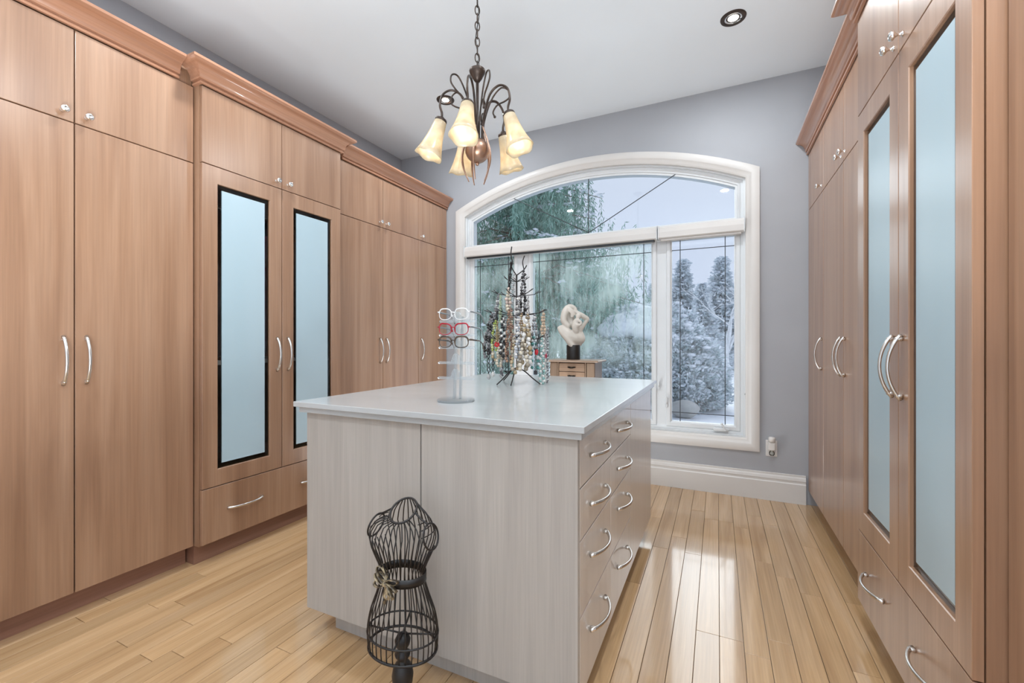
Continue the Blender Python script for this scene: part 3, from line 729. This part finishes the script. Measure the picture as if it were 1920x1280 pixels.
for py, r, n, ph in tiers:
    for i in range(n):
        t = 2*PI*i/n+ph; d = Rv*math.cos(t)+Fv*math.sin(t); z0 = CAMZ+(637-py)/SC
        tip = T0+d*r+Vector((0, 0, z0+.03)); mid = T0+d*r*.72+Vector((0, 0, z0+.014)); sd = Vector((-d.y, d.x, 0))
        b = MB().tube([T0+Vector((0, 0, z0)), mid, tip], .0024, 5)
        b.tube([mid, T0+d*(r*.92)+sd*.018+Vector((0, 0, z0+.035))], .0022, 5)
        b.build('arm', M['black'], nt_, smooth=True)
for t in (-.75-PI/2, -.2-PI/2, .95-PI/2, PI/2+.5):
    d = Rv*math.cos(t)+Fv*math.sin(t)
    MB().tube(bez([T0+Vector((0, 0, 1.0)), T0+d*.05+Vector((0, 0, .985)), T0+d*.11+Vector((0, 0, .945)), T0+d*.155+Vector((0, 0, .918))], 6), .0036, 6).build('leg', M['black'], nt_, smooth=True)
beadm = {}
def bead(c, rough=.25, metal=0):
    k = (c, rough, metal)
    if k not in beadm: beadm[k] = noisecol(mat('bead', c, rough, metal), tuple(q*.72 for q in c), tuple(min(1, q*1.2) for q in c), ns=120)[0]
    return beadm[k]
BLK, WHT, SIL, GLD, BRN, TEAL, GRN, RED, CRM, GRY, PCH, CRY = (.02, .02, .022), (.8, .79, .76), (.55, .55, .56), (.42, .33, .2), (.2, .11, .07), (.09, .27, .25), (.36, .45, .10), (.5, .02, .03), (.62, .56, .45), (.2, .2, .21), (.62, .47, .34), (.66, .7, .72)
def necklace(label, xt, yt, xb, yb, wd, f, r, c1, c2=None, pend=None, metal=0, tubew=0, name='necklace'):
    """a closed loop hung from (xt,yt) with its lowest point at (xb,yb), wd = spread in px"""
    top = TP(xt, yt, f); bot = TP(xb, yb, f); wdm = wd/SC
    r *= 1.32
    root = thing(name, label, 'necklace', top, 0, 'necklaces hanging on the wire tree')
    ln = (top-bot).length; path = []
    nn_ = max(12, int(2*ln/(r*1.75)))
    for i in range(nn_):
        u = i/nn_*2; s = 1 if u < 1 else -1; v = u if u < 1 else 2-u
        p = top.lerp(bot, v); sp = wdm*.5*min(1, (v*1.15)**.6)*math.sqrt(max(0, 1-max(0, (v-.8)/.2)**2))
        jit = .0025*math.sin(i*1.7+xt)
        path.append(p+Rv*(s*sp+jit)+Fv*(s*.006+.004*math.sin(i*.9)))
    if tubew:
        MB().tube(path, tubew, 5, closed=True).build('cord', bead(c1), root, smooth=True)
    else:
        b1, b2 = MB(), MB(); n2 = 0
        for i, p in enumerate(path):
            alt = c2 and (i % 5 in (1, 3) if c2 in (SIL, CRY, WHT) else (i//2) % 2)
            q = b2 if alt else b1; n2 += bool(alt)
            v = min(i, nn_-i)/(nn_/2); rr = r*(.84+.26*v)*(1+.15*math.sin(i*2.3))
            q.sphere(p, rr, 7, 4)
        b1.build('beads', bead(c1, .28, metal), root, smooth=True)['kind'] = 'stuff'
        if n2: b2.build('accent_beads', bead(c2, .25), root, smooth=True)['kind'] = 'stuff'
    if pend:
        kind, c = pend; b = MB(); q = bot+Vector((0, 0, -.012))
        if kind == 'oval': b.sphere(q, .014, 12, 8, (.8, .4, 1.2))
        elif kind == 'disc': b.lathe([(.0, -.002), (.014, -.002), (.015, 0), (.014, .003), (0, .003)], q, 'y', 16)
        elif kind == 'flower':
            for k in range(6): b.sphere(q+Rv*(.009*math.cos(k*PI/3))+Vector((0, 0, .009*math.sin(k*PI/3))), .0065, 8, 5, (1, .5, 1))
        elif kind == 'square': b.box(q.x-.011, q.x+.011, q.y-.003, q.y+.003, q.z-.012, q.z+.012, .002)
        elif kind == 'drop': b.lathe([(.0, -.022), (.009, -.014), (.011, -.004), (.006, .006), (.001, .013)], q, 'z', 12)
        elif kind == 'feather':
            for k in range(9): b.tube([q+Rv*(.004*k-.018), q+Rv*(.004*k-.016+.006)+Vector((0, 0, -.018+.012*abs(k-4)/4))], [.0018, .0008], 4)
        b.build('pendant', bead(c), root, smooth=(kind != 'square'))
Z = lambda zx, zy: (880+zx/4.267, 440+zy/4.267)
def nk(label, x0, y0, x1, y1, wd, f, r, c1, c2=None, **k):
    a, b_ = Z(x0, y0), Z(x1, y1); necklace(label, a[0], a[1], b_[0], b_[1], wd/4.267, f, r, c1, c2, **k)
nk('long loop of black faceted beads on the top right arm', 425, 290, 415, 640, 36, -.01, .0075, BLK, GRY)
nk('thick black cord necklace hanging from the top left arm', 322, 215, 306, 440, 12, .0, .004, BLK, tubew=.0045)
nk('clear crystal strand below the top left arm', 345, 300, 330, 560, 22, .02, .005, CRY, SIL)
nk('pink shell cluster necklace at left of the post', 300, 430, 300, 600, 26, -.03, .008, (.6, .48, .42), CRM)
nk('black and silver bead strand straight down the post', 378, 490, 372, 720, 22, -.05, .006, GRY, WHT)
nk('dark grey bead strand slanting from the upper left arm', 222, 475, 192, 720, 18, -.02, .0055, GRY, SIL)
nk('short black cord hanging at the left arm', 210, 600, 206, 730, 10, -.05, .004, BLK, tubew=.004)
nk('pale green thread necklace behind the upper left arm', 238, 480, 240, 700, 14, .06, .004, (.5, .62, .42))
nk('black bead necklace at far left of the tree', 160, 650, 122, 975, 40, .0, .007, BLK, GRY)
nk('dark bead cluster necklace beside the green beads', 175, 630, 150, 960, 36, -.06, .007, GRY, BLK)
nk('bright green bead necklace on the left side', 195, 690, 190, 930, 44, -.08, .0055, GRN, (.55, .6, .3))
nk('thin chain with a yellow oval pendant at far left', 120, 780, 108, 880, 8, .02, .0028, SIL, pend=('oval', (.55, .45, .08)), metal=.8)
nk('gold chain with a red flower pendant on the left', 212, 690, 208, 860, 10, -.11, .003, GLD, pend=('flower', RED), metal=.8)
nk('cream and gold bead tangle at lower left', 215, 760, 200, 1000, 60, -.07, .007, CRM, GLD)
nk('champagne pearl necklace at lower left', 235, 800, 225, 1060, 32, -.1, .006, (.5, .43, .33), CRM)
nk('black and white bead loop left of the copper beads', 255, 650, 255, 970, 36, -.1, .0065, BLK, WHT)
nk('grey glass bead loop ending above the left leg', 275, 660, 275, 1020, 40, -.06, .006, GRY, CRY)
nk('copper brown seed bead strands in the middle', 308, 600, 300, 1020, 44, -.12, .0055, BRN, (.35, .22, .15))
nk('rose brown bead loop behind the copper strands', 322, 590, 318, 980, 40, -.08, .005, (.34, .2, .16), CRM)
nk('knotted beige chain hanging lowest in the middle', 350, 800, 352, 1100, 50, -.13, .0075, (.42, .36, .28), GLD)
nk('silver and blue grey bead loop in front of the post', 376, 660, 376, 1000, 26, -.14, .006, (.4, .43, .48), WHT)
nk('brown gold bead strand right of the post', 405, 630, 400, 940, 22, -.1, .0055, (.3, .2, .12), GLD, )
nk('large white and gold pearl necklace right of the post', 440, 690, 440, 1055, 70, -.12, .010, WHT, GLD)
nk('bronze bead necklace inside the large pearls', 455, 640, 460, 1000, 50, -.07, .007, (.3, .24, .16), CRM)
nk('chunky ivory bead necklace low right of the post', 420, 850, 420, 1090, 60, -.15, .009, CRM, (.3, .26, .2))
nk('fine silver chain high on the right side', 460, 490, 458, 690, 22, .03, .0035, SIL, metal=.9)
nk('dark green thread necklace on the upper right arm', 530, 470, 545, 760, 16, -.02, .0045, (.1, .17, .13), tubew=.0035)
nk('grey and pewter bead loop on the right arm', 510, 640, 512, 910, 40, -.05, .0065, GRY, SIL)
nk('wide peach bead strand on the right arm', 582, 610, 578, 820, 24, -.02, .007, PCH)
nk('teal bead necklace low on the right', 505, 820, 515, 1075, 62, -.07, .0075, TEAL, CRY)
nk('black cord with red bead drop on the right', 545, 790, 525, 920, 14, -.1, .003, BLK, pend=('oval', RED), tubew=.002)
nk('thin chain with a large red oval pendant at far right', 600, 760, 597, 950, 14, .0, .003, SIL, pend=('oval', (.45, .015, .06)), metal=.8)
nk('long turquoise and white bead strand reaching the worktop', 572, 810, 568, 1210, 32, -.06, .0058, (.3, .5, .48), WHT)
nk('long white seed bead strand behind the turquoise one', 585, 800, 585, 1150, 26, -.01, .005, WHT, SIL)
nk('fine dark bead chain hanging at the far right edge', 618, 740, 616, 1185, 8, .02, .0035, GRY, CRY)
nk('black cord with silver stone pendant at lower left', 140, 900, 145, 1110, 16, .0, .003, BLK, pend=('drop', (.5, .5, .5)), tubew=.0025)
nk('black cord with white stone pendant at lower left', 182, 900, 178, 1090, 12, .01, .003, BLK, pend=('drop', WHT), tubew=.0025)
nk('silver pewter strand hanging low beside the left leg', 247, 900, 247, 1140, 14, .03, .0045, SIL, GRY)
nk('cord with a dark feather pendant low in the middle', 290, 880, 288, 1070, 20, .0, .0025, BLK, pend=('feather', BLK), tubew=.0018)
nk('cord with a dark square pendant at lower right', 520, 900, 520, 1085, 18, .02, .0025, GRY, pend=('square', (.08, .08, .09)), tubew=.0018)

# ------------------------------------------------------------------ jewellery armoire and sculpture
AX0, AX1, AY0, AY1, AZ = -1.19, -.826, 3.2, 3.43, 1.0
ar = thing('jewellery_armoire', 'small oak jewellery armoire with narrow drawers behind the island', 'armoire', ((AX0+AX1)/2, (AY0+AY1)/2, 0))
MB().box(AX0+.004, AX1-.004, AY0+.014, AY1, .12, AZ-.016).build('carcass', M['oakv'], ar)
b = MB(); b.box(AX0-.03, AX1+.03, AY0-.03, AY1+.012, AZ-.014, AZ, .005); b.build('top', M['oak'], ar)
for x in (AX0+.02, AX1-.02):
    for y in (AY0+.03, AY1-.02):
        MB().lathe([(.012, 0), (.016, .05), (.02, .12)], (x, y, 0), 'z', 12).build('leg', M['oakv'], ar, smooth=True)
for x0, x1 in ((AX0+.006, AX0+.066), (AX1-.066, AX1-.006)):
    MB().box(x0, x1, AY0, AY0+.0135, .14, AZ-.02, .003).build('side_door', M['oakv'], ar)
for x0 in (AX0+.07, AX1-.077):
    MB().box(x0, x0+.008, AY0-.004, AY0+.0135, .13, AZ-.018).build('stile', M['oakv'], ar)
zz = AZ-.022
for i in range(7):
    hgt = .066 if i < 4 else .16
    if zz-hgt < .14: break
    d = MB().box(AX0+.08, AX1-.08, AY0-.002, AY0+.0135, zz-hgt+.002, zz-.002, .003).build('drawer', M['oak'], ar)
    xm_ = (AX0+AX1)/2; zc = zz-hgt/2; b = MB()
    b.tube(bez([(xm_-.03, AY0-.003, zc+.003), (xm_-.022, AY0-.012, zc-.002), (xm_, AY0-.014, zc-.007), (xm_+.022, AY0-.012, zc-.002), (xm_+.03, AY0-.003, zc+.003)], 4), .0028, 6)
    b.prism([(-.034, .001), (-.02, .007), (0, .004), (.02, .007), (.034, .001), (.02, -.006), (0, -.003), (-.02, -.006)], lambda u, v, t: (xm_+u, AY0-.002-.0015*t, zc+v))
    b.build('handle', M['darkmetal'], d, autos=40); zz -= hgt
# sculpture of an embracing mother and child on a black plinth
SX, SY = -1.035, 3.33
sp = thing('sculpture', 'cream sculpture of mother cradling a child on black base atop armoire', 'sculpture', (SX, SY, AZ))
S0 = Vector((SX, SY, AZ)); K = .000575
MB().lathe([(.054, 0), (.0545, .002), (.0545, .112), (.053, .115), (.0, .115)], S0, 'z', 32).build('plinth', M['black'], sp, autos=40)
def SPt(x, y, f=0): return S0+Rv*((x-425)*K)+Fv*f+Vector((0, 0, (940-y)*K))
b = MB()
def blob(chain, f0=0, fl=.9):
    pts = bez([SPt(c[0], c[1], (c[3] if len(c) > 3 else f0)) for c in chain], 6); rr = []
    for i in range(len(chain)-1):
        for j in range(6): rr.append((chain[i][2]+(chain[i+1][2]-chain[i][2])*j/6)*K)
    rr.append(chain[-1][2]*K)
    for p, r in zip(pts, rr): b.sphere(p, r, 12, 8)
blob([(255, 515, 48), (310, 570, 72), (380, 615, 92), (450, 640, 105), (505, 650, 88)])
blob([(225, 510, 28, -.02), (270, 575, 38, -.025), (340, 670, 40, -.03), (400, 750, 42, -.03), (445, 820, 30, -.03), (462, 880, 15, -.03)])
blob([(430, 700, 60), (455, 760, 45, -.01), (465, 830, 25, -.02)])
blob([(535, 590, 38), (525, 650, 55), (490, 710, 60)])
blob([(345, 470, 45), (300, 420, 46), (292, 360, 48), (315, 280, 52), (350, 225, 42), (400, 215, 36), (440, 245, 36), (455, 290, 32)], 0)
blob([(330, 400, 50, .03), (345, 330, 60, .03), (380, 270, 50, .025), (400, 350, 55, .035), (400, 450, 60, .03)])
blob([(360, 250, 30, -.03), (410, 300, 34, -.035), (400, 340, 26, -.03)])
blob([(445, 290, 34), (520, 325, 38), (590, 365, 36), (618, 385, 28), (590, 430, 28), (550, 490, 30), (515, 545, 32)], -.005)
blob([(480, 345, 38, -.05), (478, 360, 36, -.05)])
blob([(455, 420, 44, -.045), (440, 480, 50, -.045), (450, 540, 45, -.04)])
blob([(470, 400, 18, -.07), (510, 430, 18, -.075), (500, 470, 17, -.07), (450, 470, 16, -.075)])
blob([(470, 500, 60), (480, 560, 70)], .01)
so = b.build('figure', M['plaster'], sp)
rm = so.modifiers.new('fuse', 'REMESH'); rm.mode = 'VOXEL'; rm.voxel_size = .0055; rm.use_smooth_shade = True
sm = so.modifiers.new('soften', 'SMOOTH'); sm.factor = .5; sm.iterations = 6

# ------------------------------------------------------------------ outlet and plug-in freshener
OX, OZ = .352, .373
ol = thing('wall_outlet', 'white wall outlet plate low on the grey wall right of window', 'outlet', (OX, BW, OZ))
MB().box(OX-.036, OX+.036, BW-.006, BW, OZ-.058, OZ+.058, .002).build('plate', M['white'], ol)
b = MB(); b.box(OX-.018, OX+.018, BW-.0085, BW-.006, OZ-.04, OZ-.012, .001); b.build('socket', M['white'], ol)
pf = thing('plug_in_freshener', 'white plug-in air freshener with glass bottle in the wall outlet', 'air freshener', (OX, BW-.0065, OZ+.02))
MB().box(OX-.022, OX+.022, BW-.045, BW-.0088, OZ-.01, OZ+.05, .006).build('housing', M['white'], pf)
MB().lathe([(.018, 0), (.022, .006), (.022, .03), (.018, .036), (.0, .037)], (OX, BW-.03, OZ+.05), 'z', 18).build('vent_cap', M['white'], pf, smooth=True)
MB().lathe([(.0, -.034), (.013, -.034), (.017, -.028), (.017, -.012), (.012, -.004), (.01, 0)], (OX, BW-.032, OZ-.01), 'z', 16).build('refill_bottle', M['clear'], pf, smooth=True)

# ------------------------------------------------------------------ outdoors
GZ = -.15
def gpt(px, d, z=GZ):
    u = (px-960)/FPX; p = (Fv+Rv*u)*d; return Vector((p.x, p.y, z))
gn = 50; xs = np.linspace(-45, 45, gn); ys = np.linspace(BW+.17, 70, gn)
b = MB(); V = [[b.bm.verts.new((x, y, GZ+.10*math.sin(x*.6+1)*math.sin(y*.45)*min(1, (y-BW)/6)+.04*math.sin(x*1.9+y))) for x in xs] for y in ys]
for j in range(gn-1):
    for i in range(gn-1): b.bm.faces.new([V[j][i], V[j][i+1], V[j+1][i+1], V[j+1][i]])
gr = b.build('snow_ground', M['snow'], smooth=True); gr['kind'] = 'structure'
def leaves(P, D, ln, wd):              # diamond leaves at P along D (Nx3)
    n = len(P); D = D/np.linalg.norm(D, axis=1, keepdims=True)
    r = rng.normal(size=(n, 3)); S = np.cross(D, r); S /= np.linalg.norm(S, axis=1, keepdims=True)
    ln = np.broadcast_to(ln, (n,))[:, None]; wd = np.broadcast_to(wd, (n,))[:, None]
    q = np.stack([P, P+D*ln*.45+S*wd*.5, P+D*ln, P+D*ln*.45-S*wd*.5], 1)
    return q.reshape(-1, 3)
# weeping conifer
tp = gpt(985, 11)
wc = thing('weeping_conifer', 'big weeping conifer with hanging green boughs close outside the window', 'tree', tp)
MB().tube([tp+Vector((0, 0, -.2)), tp+Vector((.05, 0, 3)), tp+Vector((0, 0, 7.4))], [.22, .15, .03], 10).build('trunk', M['bark'], wc, smooth=True)
PP, DD, bt_ = [], [], MB(); SP, SD = [], []
for k in range(330):
    hz = .9+6.3*(k+rng.random())/330; R = min(.73*(7.6-hz), 3.2)*(.55+.5*rng.random()); az = rng.random()*2*PI
    e = np.array([math.cos(az), math.sin(az), 0]); nstr = int(4+R*7)
    top = np.array(tp)*[1, 1, 0]+[0, 0, hz]
    if k % 2 == 0: bt_.tube([top, top+e*R*.5+[0, 0, .12], top+e*R+[0, 0, -.25*R*.5]], [.02, .015, .006], 5)
    for s in range(nstr):
        u = .12+.9*(s+rng.random())/nstr; p = top+e*R*u+[0, 0, .25*u*(1-u)*2-.2*u*u*R*.4]+rng.normal(size=3)*[.07, .07, .03]
        L_ = .35+.75*rng.random(); m_ = int(L_*30); t = np.linspace(0, 1, m_)[:, None]
        q = p+np.array([0, 0, -L_])*t+rng.normal(size=(m_, 3))*.018
        PP.append(q); DD.append(np.array([0, 0, -1])+rng.normal(size=(m_, 3))*.42)
        if rng.random() < .16:
            SP.append(p+rng.normal(size=(5, 3))*[.06, .06, .01]+[0, 0, .02]); SD.append(rng.normal(size=(5, 3))*[1, 1, .15])
bt_.build('boughs', M['bark'], wc, smooth=True)['kind'] = 'stuff'
PP, DD = np.concatenate(PP), np.concatenate(DD)
o = frombuf('foliage', leaves(PP-np.array(tp), DD, .10+.06*rng.random(len(PP)), .022), 4, M['weep'], wc); o['kind'] = 'stuff'
SP, SD = np.concatenate(SP), np.concatenate(SD)
o = frombuf('snow_dusting', leaves(SP-np.array(tp), SD, .13, .06), 4, M['snowleaf'], wc); o['kind'] = 'stuff'
# low mounded spruce with snow caps
mp_ = gpt(1219, 9.3)
ms = thing('mounded_spruce', 'low wide spruce shrub under snow caps just outside the window', 'shrub', mp_)
PP, DD = [], []; caps = MB(); base = np.array(mp_)
for k in range(1750):
    az = rng.random()*2*PI; ph = math.acos(1-rng.random()*.98)
    rad = np.array([1.44, 1.44, 1.93]); nrm = np.array([math.cos(az)*math.sin(ph), math.sin(az)*math.sin(ph), math.cos(ph)])
    c = nrm*rad*(.86+.16*rng.random())*(1+.07*math.sin(5*az)*math.sin(4*ph))
    d = nrm*[1, 1, .35]
    m_ = 40; PP.append(c+rng.normal(size=(m_, 3))*.045); DD.append(d+rng.normal(size=(m_, 3))*.6)
    if (nrm[2] > .12 and rng.random() < .25+.5*nrm[2]):
        s = .025+.05*rng.random()*(0.4+nrm[2]); caps.sphere(c*1.03+np.array([0, 0, .05]), s, 8, 5, (1.25, 1.25, .55))
for k in range(34):
    az = math.radians(140+140*rng.random()); rr = .95*math.sqrt(rng.random()); s = .15+.12*rng.random()
    caps.sphere((rr*math.cos(az), rr*math.sin(az), 1.93*math.sqrt(1-(rr/1.44)**2)-.02), s, 12, 7, (1.25, 1.25, .72))
PP, DD = np.concatenate(PP), np.concatenate(DD)
o = frombuf('foliage', leaves(PP, DD, .10, .026), 4, M['shrub'], ms); o['kind'] = 'stuff'
fz = rng.random(len(PP)) < .36
o = frombuf('frosted_tips', leaves(PP[fz]*1.02, DD[fz]+[0, 0, .4], .085, .05), 4, M['snowleaf'], ms); o['kind'] = 'stuff'
o = caps.build('snow_caps', M['snow'], ms, smooth=True, local=True, keep=True); o['kind'] = 'stuff'
MB().tube([mp_+Vector((0, 0, -.1)), mp_+Vector((0, 0, 1.2))], [.12, .04], 8).build('trunk', M['bark'], ms)
# upright spruces
def spruce_mesh(H, R, nb, seed):
    r = np.random.default_rng(seed); P, D, S, SD_ = [], [], [], []
    for k in range(nb):
        h = H*(.04+.95*(k/nb)); rr = R*(1-h/H)**1.05*(.62+.55*r.random())+.03; az = r.random()*2*PI
        e = np.array([math.cos(az), math.sin(az), 0]); n = max(5, int(rr*26)); t = r.random((n, 1))
        p = e*rr*t+np.array([0, 0, 1.0])*(h-.25*rr*t+.22*rr*t*t)+r.normal(size=(n, 3))*[.07, .07, .04]
        P.append(p); D.append(e+r.normal(size=(n, 3))*.55+[0, 0, -.15])
        q = p[r.random(n) < .6]+[0, 0, .05]; S.append(q); SD_.append(e*1+r.normal(size=(len(q), 3))*[.6, .6, .12])
    f = frombuf('foliage', leaves(np.concatenate(P), np.concatenate(D), .24, .075), 4, M['spruce']); f['kind'] = 'stuff'
    s = frombuf('snow_dusting', leaves(np.concatenate(S), np.concatenate(SD_), .26, .12), 4, M['snowleaf']); s['kind'] = 'stuff'
    t = MB().tube([(0, 0, -.3), (0, 0, H*.5), (0, 0, H*.99)], [.14, .08, .015], 7).build('trunk', M['bark'], keep=True)
    return [f, s, t]
base_parts = spruce_mesh(5.3, 1.75, 520, 3)
sprs = [(1279, 22, 5.35, 'snowy blue spruce with the left of two tops in the right pane'),
        (1352, 20, 5.1, 'snowy blue spruce with the right of two tops in the right pane'),
        (1316, 17, 3.5, 'lower snowy spruce between the two tall spruces'),
        (1405, 24, 4.6, 'snowy spruce hidden mostly by the window frame at right'),
        (1225, 24, 4.4, 'snowy spruce behind the mullion beside the weeping conifer'),
        (1165, 27, 4.8, 'distant spruce behind the right side of the weeping conifer')]
for px, d, H, lb in sprs:
    p = gpt(px, d); t = thing('spruce', lb, 'tree', p, rng.random()*6, 'spruces beyond the garden'); k = H/5.3
    for q in base_parts:
        c = copyobj(q, t, (0, 0, 0)); c.scale = (k*1.05, k*1.05, k)
for i, (px, d, H) in enumerate([(850, 33, 6.5), (985, 34, 6), (1120, 33, 5.2), (1260, 38, 5.5), (1385, 36, 6), (1520, 32, 6.3)]):
    p = gpt(px, d); t = thing('spruce', 'distant snowy spruce in the treeline at the back of the garden', 'tree', p, i*1.3, 'treeline spruces'); k = H/5.3
    for q in base_parts:
        c = copyobj(q, t, (0, 0, 0)); c.scale = (k*1.3, k*1.3, k)
for q in base_parts: bpy.data.objects.remove(q)
# bare deciduous tree coated in frost
bp_ = gpt(1366, 15)
bt2 = thing('bare_tree', 'bare frosted tree with pale fine branches in the right pane', 'tree', bp_)
b = MB(); tw = MB(); rnd = random.Random(5)
def grow(p, d, ln, r, lev):
    q = p+d*ln*.5+Vector((rnd.gauss(0, .03), rnd.gauss(0, .03), 0))*ln; e = p+d*ln
    (b if lev < 2 else tw).tube([p, q, e], [r, r*.85, r*.65], 6 if lev < 2 else 4)
    if lev >= 5: return
    for k in range(4 if lev == 0 else 3):
        nd = (d+Vector((rnd.gauss(0, .55), rnd.gauss(0, .55), rnd.gauss(.12, .25)))).normalized()
        grow(p+d*ln*(.55+.45*rnd.random()) if k else e, nd, ln*(.62+.2*rnd.random()), r*.58, lev+1)
grow(bp_+Vector((0, 0, -.1)), Vector((0, 0, 1)), 1.7, .075, 0)
b.build('trunk', M['frostbark'], bt2, smooth=True)
tw.build('twigs', M['frostbark'], bt2, smooth=True)['kind'] = 'stuff'
# boulder
bd = gpt(1281, 7.45)
b = MB(); b.sphere((0, 0, 0), .24, 20, 12, (1.15, .9, .62))
for v in b.bm.verts: v.co *= 1+.07*math.sin(v.co.x*14+1)*math.cos(v.co.y*11)+.04*math.sin(v.co.z*25)
bo = b.build('boulder', M['stone'], smooth=True); bo.location = bd+Vector((0, 0, .12))
tag(bo, 'pale grey boulder in the snow below the mounded spruce', 'rock')
